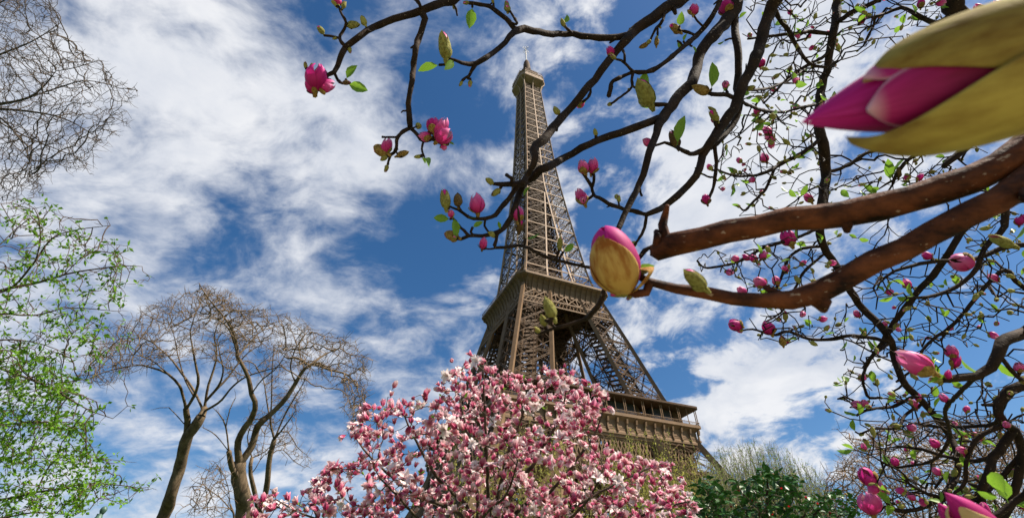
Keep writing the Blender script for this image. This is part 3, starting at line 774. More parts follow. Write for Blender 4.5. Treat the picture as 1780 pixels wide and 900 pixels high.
# leafy tree on the left
LL = [([(-210, 1000), (-170, 820), (-150, 650), (-140, 500)], 60, 34, 0, -.4),
      ([(-140, 560), (-60, 525), (0, 505), (70, 490), (120, 475), (165, 468), (210, 462), (247, 463)], 11, 1.6, .4),
      ([(-30, 515), (20, 500), (60, 455), (90, 415), (130, 400), (192, 392)], 7, 1.6, -.3), ([(-140, 570), (-60, 555), (0, 545), (60, 548), (120, 535), (205, 541)], 9, 1.6, 1.0), ([(60, 455), (70, 420), (65, 370), (42, 352)], 4, 1.5, -.6),
      ([(-150, 660), (-60, 620), (0, 640), (55, 660), (100, 680), (150, 710), (196, 727)], 9, 1.6, -.5), ([(70, 668), (130, 662), (165, 655)], 4, 1.4, -.2),
      ([(-150, 700), (-60, 740), (0, 738), (80, 733), (155, 735)], 9, 1.6, .6), ([(-160, 800), (-60, 860), (0, 868), (60, 855), (100, 850), (150, 840), (210, 843), (257, 850)], 10, 1.5, -.2),
      ([(60, 855), (85, 810), (112, 792), (160, 795), (210, 800)], 5, 1.5, .3), ([(-140, 540), (-50, 470), (-5, 430), (30, 395)], 7, 1.5, .8), ([(-150, 640), (-40, 600), (20, 590), (80, 600), (130, 622)], 7, 1.5, .9), ([(-160, 760), (-40, 800), (30, 790), (70, 770), (110, 690)], 6, 1.5, 1.0), ([(-165, 850), (-40, 900), (60, 890), (130, 895)], 8, 2, .5), ([(100, 690), (150, 690), (160, 745), (100, 760)], 3, 1.2, .5),
      ([(120, 475), (150, 440), (180, 425), (222, 428)], 3, 1.2, .1), ([(120, 535), (160, 560), (190, 575), (215, 610)], 3, 1.2, .6)]
PLf = [[(-10, 350), (45, 345), (80, 360), (130, 380), (180, 395), (245, 462), (215, 545), (225, 610), (140, 625), (120, 700), (60, 640), (-10, 640)], [(-10, 600), (60, 620), (120, 640), (130, 720), (170, 735), (140, 760), (100, 760), (-10, 745)], [(-10, 760), (60, 770), (100, 780), (200, 790), (190, 840), (255, 850), (130, 900), (-10, 910)]]
lt = bare_tree('leafy branches with fresh green spring leaves reaching in from the left edge', 9.0, LL, PLf, [420, 480, 380], [(-1.2, 1.6), (-1.0, 1.4), (-1.0, 1.2)], .12, None, tip=.0042, infl=1.0, kill=.16, seed=21, thick=.02, cname='leafy_tree',
               gm_=mat('bark_young', (.06, .045, .03), (.12, .09, .06), scale=8, rough=.85), tw=mat('twig_reddish', (.055, .035, .022), (.10, .065, .04), scale=6, rough=.8), tw_p=.35)
mb = MB(); uvs = []; nd = 0
for i in range(len(lt.p)):
    if lt.limb[i] >= 0 and lt.rr[i] > .03: continue
    tipn = not lt.kids[i]
    u_, v_, z_ = pix(lt.p[i] + lt.org)
    w_ = (1.7 if u_ < 150 else .9) if (v_ > 640) else (.8 if (430 < v_ and u_ < 200) else .5)
    if rng.random() < (.7 if tipn else .30) * w_:
        for k in range(rng.integers(2, 6)):
            d = nrm(rvec() + (0, 0, .2)); leaf_geo(mb, uvs, lt.p[i] + rvec() * .015, d, nrm(rvec() + (0, 0, 1.2)), rng.uniform(.055, .12), rng.uniform(.028, .06), pet=.01, seg=2)
mb.build('foliage', leaf_green, lt.root, uv=uvs)

# ------------------------------------------------------------------ shrubs behind
def wand_shrub(name, label, cat, poly, z, dz, n, leaf_m, twig_m, up=.9, seg=7, lw=(.02, .05), hang=0.0, lpn=3, r0=.02, seed=2, spread=.4, dens=None, sl=.35):
    """many thin wands from a common stool; each carries small leaves"""
    global rng
    rng = np.random.default_rng(seed)
    pts = inside(poly, n, z - dz, z + dz, dens=dens); c = pts.mean(0); base = np.array((c[0], c[1], 0.0))
    root = empty(name, base); tag(root, label, cat)
    tw = MB(); lf = MB(); uvs = []
    st = MB()
    for k in range(9):
        a = rng.uniform(0, 6.28); q = np.array((math.cos(a), math.sin(a), 0)) * rng.uniform(.05, .25) * dz
        st.tube([q, q * 2 + (0, 0, c[2] * .35), q * 5 + (0, 0, c[2] * .7)], [.09, .06, .035], 6)
    st.build('stem', bark_a, root, smooth=True)
    for p in pts:
        L = rng.uniform(.6, 1.4) * sl * 8; tip = p - base
        rt = tip - np.array((rng.normal(0, spread) , rng.normal(0, spread), L * up)); 
        mid = (tip + rt) / 2 + rng.normal(0, .06, 3) * L
        path = [rt, mid, tip] if hang == 0 else [tip + (0, 0, L * .2), mid + rng.normal(0, .1, 3), rt]
        P3 = [path[0] * (1 - t) ** 2 + 2 * path[1] * t * (1 - t) + path[2] * t * t for t in np.linspace(0, 1, seg)]
        P3 = [q + rng.normal(0, .012 * L, 3) for q in P3]
        tw.tube(P3, np.linspace(r0, r0 * .35, seg), 3)
        for q, q2 in zip(P3, P3[1:]):
            for j in range(lpn):
                x = q + (q2 - q) * rng.random(); leaf_geo(lf, uvs, x + rvec() * .02, rvec(), nrm(rvec() + (0, 0, .8)), rng.uniform(*lw), rng.uniform(*lw) * .5, seg=2)
            if rng.random() < .5:
                d = nrm(nrm(q2 - q) + rvec() * .8); tw.tube([q, q + d * L * .12, q + d * L * .25 + (0, 0, .02)], [r0 * .6, r0 * .5, r0 * .3], 3)
    tw.build('twigs', twig_m, root); lf.build('foliage', leaf_m, root, uv=uvs)
    return root
tw_y = mat('twig_olive', (.17, .15, .05), (.26, .22, .09), scale=1, rough=.8)
lf_y = mat('willow_leaf', (.34, .34, .05), (.5, .48, .10), scale=.6, rough=.6, transl=.4)
lf_p = mat('pale_bud_leaf', (.17, .25, .04), (.30, .37, .09), scale=1.0, rough=.6, transl=.4)
tw_g = mat('twig_grey', (.16, .135, .08), (.27, .235, .145), scale=1, rough=.85)
wand_shrub('weeping_willow', 'yellow green weeping willow in front of the tower foot', 'tree', [(790, 770), (900, 740), (1060, 752), (1120, 742), (1180, 760), (1235, 800), (1285, 860), (1290, 930), (780, 930)], 46, 5, 1700, lf_y, tw_y, hang=1, lw=(.10, .26), lpn=2, r0=.016, seed=31, spread=.5, sl=.40,
           dens=lambda u, v: .15 if u < 1060 else (.16 if v < 800 else (.4 if v < 835 else 1.0)))
wand_shrub('upright_shrub', 'tall shrub of upright pale twigs just coming into leaf, behind the dark green shrub', 'shrub', [(1215, 830), (1240, 775), (1290, 765), (1340, 760), (1385, 790), (1430, 820), (1450, 930), (1215, 930)], 24, 3, 1500, lf_p, tw_g, up=1.0, lw=(.04, .11), lpn=3, r0=.011, seed=32, spread=.25, sl=.34)
# rounded bare shrub on the right
BR = [([(1610, 1080), (1612, 1000), (1615, 940)], 16, 13, 0, 0)] + [([(1613, 960), (1613 + dx * .35, 880), (1613 + dx * .8, 830 - abs(dx) * .05), (1613 + dx, 790 + abs(dx) * .18)], 7, 3, dzz) for dx, dzz in ((-150, -1), (-110, 1), (-70, -.5), (-30, 1.5), (10, -1.2), (50, .8), (90, -.6), (130, 1.2), (165, -.4), (-170, .4))] + \
     [([(1613, 930), (1560, 850), (1500, 790), (1455, 745)], 4, 1.5, -.5), ([(1613, 930), (1520, 870), (1450, 835), (1425, 800)], 4, 1.5, .6), ([(1560, 840), (1530, 790), (1505, 740)], 3, 1.5, .2)]
bare_tree('broad rounded bare shrub of tangled tan twigs behind the hanging magnolia branches', 14, BR, [(1420, 905), (1440, 830), (1480, 770), (1540, 735), (1610, 722), (1700, 728), (1785, 745), (1790, 905)], 5200, 1.6, .14, None, tip=.0052, infl=1.5, kill=.145, seed=33, thick=.035, wf=.6, tw_p=.55, maxn=12000, trop=(0, 0, .05), cname='bare_shrub', cat='shrub', tw=mat('twig_warm', (.17, .095, .05), (.29, .185, .105), scale=2, rough=.85))

# ------------------------------------------------------------------ bronze statue, mostly below the frame
bronze = mat('bronze_patina', (.035, .075, .05), (.07, .135, .10), scale=9, rough=.5, spec=.5, bump=.3)
stone = mat('pedestal_stone', (.36, .33, .28), (.46, .43, .37), scale=4, rough=.85, bump=.3)
hp = P(181, 877.5, 15.0); base = ground_below(hp); st = empty('bronze_statue', base); tag(st, 'dark green bronze statue whose head and shoulders show below the leafy branches', 'statue')
hz = hp[2]; ph = hz - 2.0
pb = MB()
for (w, a, b) in ((1.5, 0, .3), (1.2, .3, .45), (1.0, .45, ph - .22), (1.15, ph - .22, ph - .1), (1.25, ph - .1, ph)): pb.box((-w / 2, -w / 2, a), (w / 2, w / 2, b))
pb.build('pedestal', stone, st)
vs = []; bm_ = MB()
prof = [(0, .34, .30), (.25, .30, .27), (.7, .27, .23), (1.05, .24, .19), (1.3, .27, .19), (1.48, .29, .18), (1.56, .25, .15), (1.62, .13, .11), (1.68, .085, .085), (1.76, .078, .08)]
N_ = 20
for z_, a_, b_ in prof:
    for k in range(N_):
        t_ = 2 * math.pi * k / N_; fold = 1 + (.05 * math.sin(7 * t_) if z_ < 1.2 else 0)
        vs.append((a_ * math.cos(t_) * fold, b_ * math.sin(t_) * fold, ph + z_))
bm_.add(vs, [(i * N_ + j, i * N_ + (j + 1) % N_, (i + 1) * N_ + (j + 1) % N_, (i + 1) * N_ + j) for i in range(len(prof) - 1) for j in range(N_)])
for sgn in (-1, 1):
    bm_.tube([(sgn * .24, 0, ph + 1.5), (sgn * .33, .02, ph + 1.28), (sgn * .35, -.06, ph + 1.05), (sgn * .2, -.2, ph + 1.0)], [.085, .075, .06, .05], 10)
hv = []; K1, K2 = 12, 16
for i in range(K1 + 1):
    th = math.pi * i / K1
    for k in range(K2):
        t_ = 2 * math.pi * k / K2; x = .088 * math.sin(th) * math.cos(t_); y = .075 * math.sin(th) * math.sin(t_); z = .118 * math.cos(th)
        face = math.exp(-((t_ if t_ < math.pi else t_ - 2 * math.pi) ** 2) / .12)
        x += face * (.024 * math.exp(-((z + .005) / .02) ** 2) - .012 * math.exp(-((z - .03) / .012) ** 2) + .010 * math.exp(-((z + .075) / .02) ** 2))
        if z > 0 and not face > .3: x, y = x * 1.1, y * 1.1
        hv.append((x + .045, y, ph + 1.86 + z + .12 * x))
bm_.add(hv, [(i * K2 + j, i * K2 + (j + 1) % K2, (i + 1) * K2 + (j + 1) % K2, (i + 1) * K2 + j) for i in range(K1) for j in range(K2)])
bm_.build('figure', bronze, st, smooth=True)
# ------------------------------------------------------------------ flowers
def frame_to(d, roll=0.0):
    d = nrm(d); x = np.cross(d, (0, 0, 1.0)); x = nrm(x) if np.linalg.norm(x) > 1e-3 else np.array((1.0, 0, 0)); y = np.cross(d, x)
    c, s = math.cos(roll), math.sin(roll)
    return np.stack([x * c + y * s, -x * s + y * c, d], 1)          # columns: x, y, z(=d)
def petal(mb, uvs, ang, L, W, o0, o1, curl=.45, rows=5, cols=3, z0=0.0, r0=.04, twist=0.0, m=0, tipw=.15, bend=1.0):
    """one petal of a flower whose axis is +Z; o0/o1: lean from the axis at base and tip"""
    r, z = r0, z0; pts = []
    for i in range(rows):
        t = i / (rows - 1); o = o0 + (o1 - o0) * t ** bend
        if i: r += math.sin(o) * L / (rows - 1); z += math.cos(o) * L / (rows - 1)
        w = W * (math.sin(math.pi * (.10 + .86 * t ** .8)) ** .8) * (1 - .25 * (t > .99) * (1 - tipw))
        pts.append((r, z, w, o, t))
    vs = []
    for (r, z, w, o, t) in pts:
        for j in range(cols):
            s = (j / (cols - 1) - .5) * 2
            dn = curl * w * s * s                                   # edges curl towards the axis
            rr = r - dn * math.cos(o); zz = z + dn * math.sin(o)
            a = ang + twist * t; x = rr * math.cos(a) - s * w / 2 * math.sin(a); y = rr * math.sin(a) + s * w / 2 * math.cos(a)
            vs.append((x, y, zz)); uvs.append((j / (cols - 1), t))
    fs = [(i * cols + j, i * cols + j + 1, (i + 1) * cols + j + 1, (i + 1) * cols + j) for i in range(rows - 1) for j in range(cols - 1)]
    mb.add(vs, fs, m)
def shell(mb, uvs, ang, half, L, prof, rows=9, cols=7, k=1.0, t0=0.0, t1=1.0, splay=0.0, m=0, tip_pow=3.0, ax=None, wob=0.0, wave=0.0, foot=.55):
    """a petal or scale wrapped round an egg-shaped bud: prof(t) is the bud's radius; it ends in a point at t1"""
    vs = []
    for i in range(rows):
        q = i / (rows - 1); t = t0 + (t1 - t0) * q
        h = half * max(1 - q ** tip_pow, .03) * min(1, foot + q * 2.2)
        for j in range(cols):
            s = (j / (cols - 1) - .5) * 2; a = ang + s * h + wave * math.sin(3 * q + j)
            r = prof(t) * k + splay * q * q * (1 - .35 * s * s) + wob * math.sin(5 * s + 4 * q)
            vs.append((r * math.cos(a), r * math.sin(a), t * L)); uvs.append((j / (cols - 1), q))
    mb.add(vs, [(i * cols + j, i * cols + j + 1, (i + 1) * cols + j + 1, (i + 1) * cols + j) for i in range(rows - 1) for j in range(cols - 1)], m)
def cone(R, mid=.42, pw=1.5):
    def f(t):
        if t < mid: return R * (math.sin(math.pi / 2 * max(t, 0) / mid)) ** .62 + .004
        return R * max(1 - ((t - mid) / (1.003 - mid)) ** pw, 0) + .0015
    return f
def egg(R, mid=.42):
    def f(t):
        if t < mid: return R * (math.sin(math.pi / 2 * max(t, 0) / mid)) ** .62 + .004
        return R * math.sqrt(max(1 - ((t - mid) / (1.005 - mid)) ** 2, 0)) ** 1.05 + .002
    return f
pk_deep = petal_mat('petal_deep_pink', (.42, .03, .12), (.62, .14, .26), (.77, .40, .47), (.78, .50, .54))
pk_mid = petal_mat('petal_pink', (.50, .055, .16), (.71, .22, .34), (.83, .56, .61), (.86, .70, .70))
pk_pale = petal_mat('petal_pale_pink', (.58, .10, .20), (.78, .40, .46), (.86, .68, .68), (.89, .80, .78), p0=.14, p1=.5)
mg = petal_mat('petal_magenta', (.30, .004, .085), (.52, .008, .18), (.66, .03, .30), (.62, .22, .36), p0=.05, p1=.55, transl=.25, vein=.2)
mg2 = petal_mat('petal_rose', (.45, .02, .14), (.66, .04, .26), (.78, .20, .45), (.7, .35, .45), p0=.05, p1=.5, transl=.3, vein=.2)
scale_g = mat('bud_scale_gold', (.20, .10, .022), (.42, .29, .085), scale=9, rough=.75, bump=.5, bscale=60, transl=.12)
scale_v = mat('bud_scale_green', (.20, .17, .04), (.36, .36, .10), scale=9, rough=.75, bump=.5, bscale=60, transl=.15)
scale_b = mat('bud_scale_brown', (.075, .045, .02), (.17, .11, .045), scale=12, rough=.85, bump=.5, bscale=60)

def blossom(kind, seed):
    """one blossom of the pink magnolia, one metre long petals along +Z"""
    r = random.Random(seed); mb = MB(); uvs = []
    n = 8 if kind == 'open' else 6
    for k in range(n):
        a = k * 2 * math.pi / n * (1 if kind != 'open' else 1) + r.uniform(-.25, .25); inner = k % 2
        if kind == 'bud': o0, o1, W, L = .38, -.42 - .1 * inner, .60, r.uniform(.85, 1)
        elif kind == 'cup': o0, o1, W, L = .55 - .2 * inner, r.uniform(-.25, .2), .66, r.uniform(.85, 1.05)
        elif kind == 'tulip': o0, o1, W, L = .45 - .2 * inner, r.uniform(.25, .8), .60, r.uniform(.85, 1.05)
        else: o0, o1, W, L = .6 - .3 * inner, r.uniform(1.0, 2.2), .52, r.uniform(.85, 1.1)
        petal(mb, uvs, a, L, W, o0, o1, curl=r.uniform(.12, .4), rows=6, cols=4, r0=.05 - .02 * inner, twist=r.uniform(-.3, .3), bend=1.3)
    # calyx
    b = len(mb.v)
    mb.tube([(0, 0, -.22), (0, 0, -.08), (0, 0, .06)], [.035, .06, .075], 5, m=1)
    uvs += [(.5, .0)] * (len(mb.v) - b)
    return mb, uvs
KINDS_ = ['bud', 'cup', 'cup', 'tulip', 'tulip', 'tulip', 'open', 'open', 'open']
TPL = []
for i in range(18):
    kd = KINDS_[i % 9]; mb, uvs = blossom(kd, 100 + i)
    pmt = {'bud': pk_deep, 'cup': (pk_mid, pk_deep, pk_pale)[i % 3], 'tulip': (pk_mid, pk_pale, pk_mid, pk_deep)[i % 4], 'open': (pk_pale, pk_pale, pk_mid)[i % 3]}[kd]
    TPL.append((kd, mb, uvs, pmt))
def tpl_mesh(name, mb, uvs, mats):
    o = mb.build(name, mats, None, smooth=True, uv=uvs); me = o.data; bpy.data.objects.remove(o); return me

# ---- pink magnolia in full bloom
rng = np.random.default_rng(41)
mz = 5.2
mt = Tree(); b0 = ground_below(P(850, 880, mz))
mt.path([b0, b0 + (0.02, 0, .35), b0 + (.0, .05, .7)], [.11, .095, .09], None, step=.12)
top = len(mt.p) - 1
for (pts, dz, w) in [([(830, 960), (700, 930), (560, 905), (480, 868)], -.3, .035), ([(820, 930), (720, 860), (640, 790), (612, 745)], .2, .035), ([(830, 930), (760, 830), (720, 760), (700, 715)], -.2, .035),
                     ([(835, 930), (820, 800), (805, 720), (790, 660)], .4, .04), ([(850, 920), (845, 780), (842, 690), (838, 625)], 0, .035), ([(860, 920), (880, 800), (905, 730), (925, 665)], -.4, .04), ([(870, 920), (930, 800), (975, 720), (988, 650)], .3, .04),
                     ([(880, 930), (960, 850), (1030, 760), (1055, 690)], -.1, .035), ([(890, 950), (1000, 880), (1090, 830), (1150, 805)], .4, .035), ([(890, 970), (1020, 930), (1130, 890), (1200, 870)], -.3, .035), ([(850, 960), (840, 900), (880, 860), (900, 800)], -.9, .03), ([(860, 960), (960, 920), (1020, 870), (1050, 810)], -.8, .03), ([(840, 960), (740, 910), (690, 860), (660, 830)], -.8, .03)]:
    z0 = mz; P3 = [P(u, v, mz + dz * (i + 1) / len(pts)) for i, (u, v) in enumerate(pts)]
    mt.path(P3, list(np.linspace(w * .62, .006, len(P3))), top, step=.09, wob=.25)
PM1 = [(400, 915), (440, 868), (478, 850), (518, 868), (500, 915)]
PM2 = [(500, 905), (530, 850), (600, 792), (598, 735), (640, 700), (700, 695), (745, 692), (770, 655), (800, 640), (838, 612), (856, 640), (905, 668), (945, 650), (985, 636), (1008, 665), (1052, 672), (1062, 700), (1040, 740), (1050, 790), (1110, 790), (1165, 805), (1205, 850), (1215, 915)]
mt.grow(inside(PM2, 1330, mz - .9, mz + 1.0, dens=lambda u, v: (.85 if u < 760 else 1.0) * (1.0 if math.sin(u / 17 + 1.3 * math.sin(v / 23)) + math.sin(v / 15 + u / 37) > -.8 else .22)), .075, 1.0, .10, jit=.28, trop=(0, 0, .16), maxn=6500)
mt.grow(inside(PM1, 45, mz - .5, mz + .3), .075, 1.0, .09, jit=.28, trop=(0, 0, .16), maxn=7000)
mt.radii(.0032)
mroot = empty('pink_magnolia', b0); tag(mroot, 'pink magnolia tree in full bloom in front of the lattice tower', 'magnolia tree')
org = b0.copy(); mt.p = [p - org for p in mt.p]
bark_m = mat('magnolia_bark', (.045, .03, .022), (.115, .085, .062), scale=14, rough=.85, bump=.6, bscale=60)
mt.limb_objs(mroot, bark_m, trunk=1, thick=.02, names=('trunk', 'branch'))
mb = MB(); mt.draw(mb, lambda i: mt.limb[i] < 0, thick=.02); mb.build('crown', bark_m, mroot, smooth=True)
# blossoms on the tips and along the twigs
sites = []
for i in range(len(mt.p)):
    if mt.limb[i] >= 0 and mt.kids[i]: continue
    tipn = not mt.kids[i]; par = mt.p[mt.par[i]]
    if tipn or rng.random() < .52:
        d = nrm(nrm(mt.p[i] - par) * .6 + (0, 0, .6) + rng.normal(0, .5, 3)); sites.append((mt.p[i], d))
        if tipn and rng.random() < .65: sites.append((mt.p[i] + rng.normal(0, .05, 3), nrm(d + rng.normal(0, .6, 3))))
sites.sort(key=lambda s: (s[0] + org - CAMP) @ _f)
meshes = {}; cal = mat('calyx_green', (.16, .12, .05), (.25, .22, .08), scale=20, rough=.8)
rest = {}
show = 0
for n_, (p, d) in enumerate(sites):
    k = int(rng.integers(len(TPL))); kd, tb, tu, pmt = TPL[k]
    if kd == 'open' and rng.random() < .25: k = 2; kd, tb, tu, pmt = TPL[k]
    sz = rng.uniform(.056, .092); R3 = frame_to(d, rng.uniform(0, 6.28)) * sz
    u_, v_, _z = pix(p + org)
    if show < 100 and v_ < 905 and n_ % 4 == 0:
        if k not in meshes: meshes[k] = tpl_mesh('blossom', tb, tu, [pmt, cal])
        o = bpy.data.objects.new('blossom', meshes[k]); COL.objects.link(o); o.parent = mroot
        o.matrix_local = Matrix([[*R3[r], p[r]] for r in range(3)] + [[0, 0, 0, 1]]); show += 1
    else:
        V = np.array(tb.v) @ R3.T + p; q = rest.setdefault(0, (MB(), []))
        mi = [pk_deep, pk_mid, pk_pale].index(pmt); b = len(q[0].v)
        q[0].v.extend(map(tuple, V)); q[0].f.extend([tuple(b + i for i in f_) for f_ in tb.f]); q[0].mi.extend([3 if m_ else mi for m_ in tb.mi]); q[1].extend(tu)
o = rest[0][0].build('blossom_mass', [pk_deep, pk_mid, pk_pale, cal], mroot, smooth=True, uv=rest[0][1]); o['kind'] = 'stuff'
mb = MB(); uvs = []
for i in range(len(mt.p)):                          # a few small leaves breaking among the blossom
    if mt.limb[i] < 0 and rng.random() < .045:
        for k in range(2): leaf_geo(mb, uvs, mt.p[i], nrm(rvec() + (0, 0, .8)), rvec(), rng.uniform(.03, .055), rng.uniform(.015, .025))
mb.build('foliage', leaf_lime, mroot, uv=uvs)
print('blossoms', len(sites))

# ---- dark green shrub with small red flowers
rng = np.random.default_rng(51)
lf_d = mat('glossy_dark_leaf', (.011, .05, .010), (.04, .13, .018), scale=4, rough=.42, spec=.4, transl=.12)
red = petal_mat('petal_red', (.42, .008, .012), (.55, .012, .02), (.62, .03, .04), (.5, .02, .03))
cb = ground_below(P(1350, 890, 6.6)); ct = Tree(); ct.path([cb, cb + (0, 0, .4), cb + (0, 0, .9)], [.07, .06, .05], None, step=.15)
tp = len(ct.p) - 1
for (u, v, dz) in [(1230, 850, 0), (1290, 840, .4), (1335, 815, -.2), (1380, 845, .3), (1430, 870, -.2), (1470, 880, .2), (1320, 880, -.7), (1400, 885, -.6), (1250, 890, -.5)]:
    ct.path([P((u + 1350) / 2, 960, 6.6 + dz / 2), P(u, v + 8, 6.6 + dz)], [.03, .008], tp, step=.1, wob=.3)
PCm = [(1185, 910), (1208, 838), (1225, 822), (1262, 845), (1300, 832), (1325, 820), (1333, 806), (1345, 815), (1385, 822), (1398, 850), (1440, 862), (1475, 866), (1485, 858), (1500, 880), (1498, 910)]
ct.grow(inside(PCm, 620, 5.9, 7.4), .08, .8, .11, jit=.3, trop=(0, 0, .12)); ct.radii(.0035)
croot = empty('camellia_shrub', cb); tag(croot, 'dark green glossy leaved shrub dotted with small red flowers', 'shrub'); ct.p = [p - cb for p in ct.p]
ct.limb_objs(croot, bark_m, trunk=1, thick=.02, names=('stem', 'branch'))
mb = MB(); ct.draw(mb, lambda i: ct.limb[i] < 0, thick=.02); mb.build('twigs', bark_m, croot)
mb = MB(); uvs = []; reds = []; buds_ = MB()
for i in range(len(ct.p)):
    if ct.limb[i] >= 0 and ct.kids[i]: continue
    for k in range(int(rng.integers(3, 6)) if not ct.kids[i] else int(rng.integers(1, 4))):
        d = nrm(rng.normal(0, 1, 3) * (1, 1, .45) + (0, 0, .15)); leaf_geo(mb, uvs, ct.p[i], d, nrm(np.array((0, 0, 1.0)) + rvec() * .6), rng.uniform(.075, .125), rng.uniform(.042, .065), pet=.012, fold=.12, curl=.25)
    if not ct.kids[i] and rng.random() < .16: buds_.tube([ct.p[i], ct.p[i] + (0, 0, .018), ct.p[i] + (0, 0, .034)], [.008, .014, .005], 6)
mb.build('foliage', lf_d, croot, smooth=False, uv=uvs)
buds_.build('flower_bud', mat('bud_cream', (.30, .20, .07), (.38, .28, .11), scale=9, rough=.6), croot, smooth=True)['kind'] = 'stuff'
fm = MB(); fu = []
for k in range(9): petal(fm, fu, k * 2.4, .9 - .04 * k, .62, .9 - .09 * k, .2 - .06 * k, curl=.3, rows=4, cols=3)
fmesh = tpl_mesh('red_flower', fm, fu, [red])
for (u, v) in [(1298, 843), (1359, 852), (1311, 874), (1396, 862), (1371, 884), (1368, 858), (1280, 856), (1420, 880), (1340, 893), (1266, 880), (1445, 893)]:
    q = P(u, v, 6.15) - cb; tgt = min(ct.p, key=lambda x: np.linalg.norm(x - q)); p = q * .75 + tgt * .25
    o = bpy.data.objects.new('red_flower', fmesh); COL.objects.link(o); o.parent = croot
    R3 = frame_to(nrm(np.array((-.1, -.8, .5)) + rng.normal(0, .3, 3))) * rng.uniform(.035, .05)
    o.matrix_local = Matrix([[*R3[r], p[r]] for r in range(3)] + [[0, 0, 0, 1]])
# ------------------------------------------------------------------ the magnolia overhead, in bud
rng = np.random.default_rng(61)
bark_f = mat('magnolia_bark_near', (.010, .006, .004), (.042, .024, .014), scale=38, rough=.8, bump=.9, bscale=170, lo=.3, hi=.75, detail=9, speck=(260, .67, (.20, .16, .11)))
bark_r = mat('magnolia_bark_russet', (.010, .004, .0025), (.16, .050, .017), scale=55, rough=.7, spec=.14, bump=1.0, bscale=150, lo=.36, hi=.66, aniso=(.55, 1, 1), detail=9, speck=(230, .66, (.30, .21, .14)))
N = Tree(); LID = {}; MATS = {}
tb0 = np.array(ground_below(P(2350, 700, 1.35)))
LID['trunk'] = N.path([tb0, tb0 + (-.02, 0, .6), P(2350, 700, 1.35), P(2290, 380, 1.42), P(2290, 120, 1.36), P(2180, -140, 1.42), P(2060, -260, 1.45)], [.11, .09, .08, .07, .062, .052, .044], None, step=.06)
def limb(name, parent, pts, w, z1=None, z0=None, m=None, names=None):
    """pts: photo positions (u, v[, z]); w: widths there; first point only says where on the parent it leaves"""
    st = N.nearest_px(pts[0][0], pts[0][1], {LID[parent]}) if len(pts[0]) == 2 else int(np.argmin([((np.array(x) - P(*pts[0])) ** 2).sum() + (0 if N.limb[i] == LID[parent] else 1e9) for i, x in enumerate(N.p)]))
    zp = float((N.p[st] - CAMP) @ _f); n = len(pts)
    zs = np.interp(range(n), [0, n - 1], [z0 or zp, z1 or (z0 or zp)])
    if len(np.atleast_1d(w)) != n: w = np.linspace(w[0], w[-1], n)
    P3 = []; rr = []
    for i, p in enumerate(pts):
        z = p[2] if len(p) == 3 else zs[i]
        P3.append(P(p[0], p[1], z + (rng.normal(0, .012) * z if len(p) == 2 and 0 < i < n - 1 else 0))); rr.append(w[i] / 2 / F * z)
    LID[name] = N.path(P3[1:], rr[1:], st, step=max(.006, min(.02, rr[0] * 2.2)), wob=.10); MATS[LID[name]] = m or bark_f
limb('over', 'trunk', [(2060, -260), (1880, -262), (1700, -225), (1530, -218), (1350, -190), (1170, -195), (1000, -160), (870, -150), (760, -125)], (52, 46, 38, 33, 27, 24, 20, 17, 14), z1=.78, z0=1.42)
limb('A', 'over', [(780, -125), (798, -40), (795, -3), (765, 6), (748, 13), (733, 20), (705, 27), (680, 36), (655, 45), (630, 60), (612, 72), (598, 84), (593, 95), (588, 112), (580, 126), (565, 133), (556, 146)], (15, 15, 15, 14, 14, 14, 13, 12, 12, 11, 11, 11, 10, 9, 8, 7, 6), z1=.72)
limb('A1', 'A', [(598, 82), (597, 77), (590, 66), (599, 50), (601, 38), (594, 25), (588, 10)], (7, 4)); limb('A1b', 'A1', [(590, 66), (577, 63), (563, 62)], (5, 4)); limb('A1c', 'A1', [(600, 47), (606, 46), (612, 43)], (5, 4))
limb('A2', 'A', [(580, 126), (588, 140), (595, 145), (602, 145)], (6, 4)); limb('A3', 'A', [(790, -2), (793, 16), (795, 28)], (5, 3)); limb('A4', 'A', [(740, 16), (728, 5), (715, -6)], (7, 5)); limb('A5', 'A', [(640, 54), (636, 45)], (4, 3))
limb('B', 'A', [(740, 17), (738, 30), (736, 45), (727, 70), (722, 90), (719, 115), (716, 145), (711, 170), (710, 195), (712, 212), (713, 222)], (13, 12, 11, 11, 10, 10, 10, 9, 9, 9, 9), z1=.74)
limb('B1', 'B', [(713, 222), (700, 229), (690, 240), (689, 255), (685, 265), (674, 272)], (7, 5)); limb('B1b', 'B1', [(688, 262), (694, 272), (699, 272)], (4, 3)); limb('B1c', 'B1', [(690, 240), (678, 239), (664, 238)], (4, 4)); limb('B2', 'B', [(713, 222), (725, 234), (734, 245), (752, 243), (764, 247)], (7, 5)); limb('B2b', 'B2', [(734, 245), (733, 260), (738, 273)], (5, 3)); limb('B3', 'B', [(710, 188), (703, 192), (697, 196)], (5, 2)); limb('B4', 'B', [(713, 222), (720, 222), (725, 219)], (4, 2)); limb('B5', 'B1', [(680, 268), (675, 280), (674, 287)], (4, 4))
limb('D', 'over', [(1250, -190), (1225, -60), (1190, -2), (1165, 8), (1140, 28), (1110, 48), (1098, 58), (1085, 72), (1070, 90), (1050, 115), (1030, 142), (1010, 165), (990, 190), (970, 212), (958, 226), (945, 243), (928, 257), (930, 270), (928, 282), (918, 303), (908, 318)], (24, 22, 21, 20, 19, 18, 18, 15, 14, 14, 13, 13, 13, 14, 15, 16, 15, 13, 11, 10, 10), z1=.755)
limb('C', 'D', [(1098, 60), (1080, 64), (1030, 65), (990, 60), (960, 60), (945, 58), (925, 54), (905, 51), (893, 57), (880, 72), (860, 90), (840, 103), (822, 112), (805, 110), (790, 105)], (14, 12, 11, 11, 11, 11, 12, 14, 11, 9, 9, 10, 9, 7, 5), z1=.74)
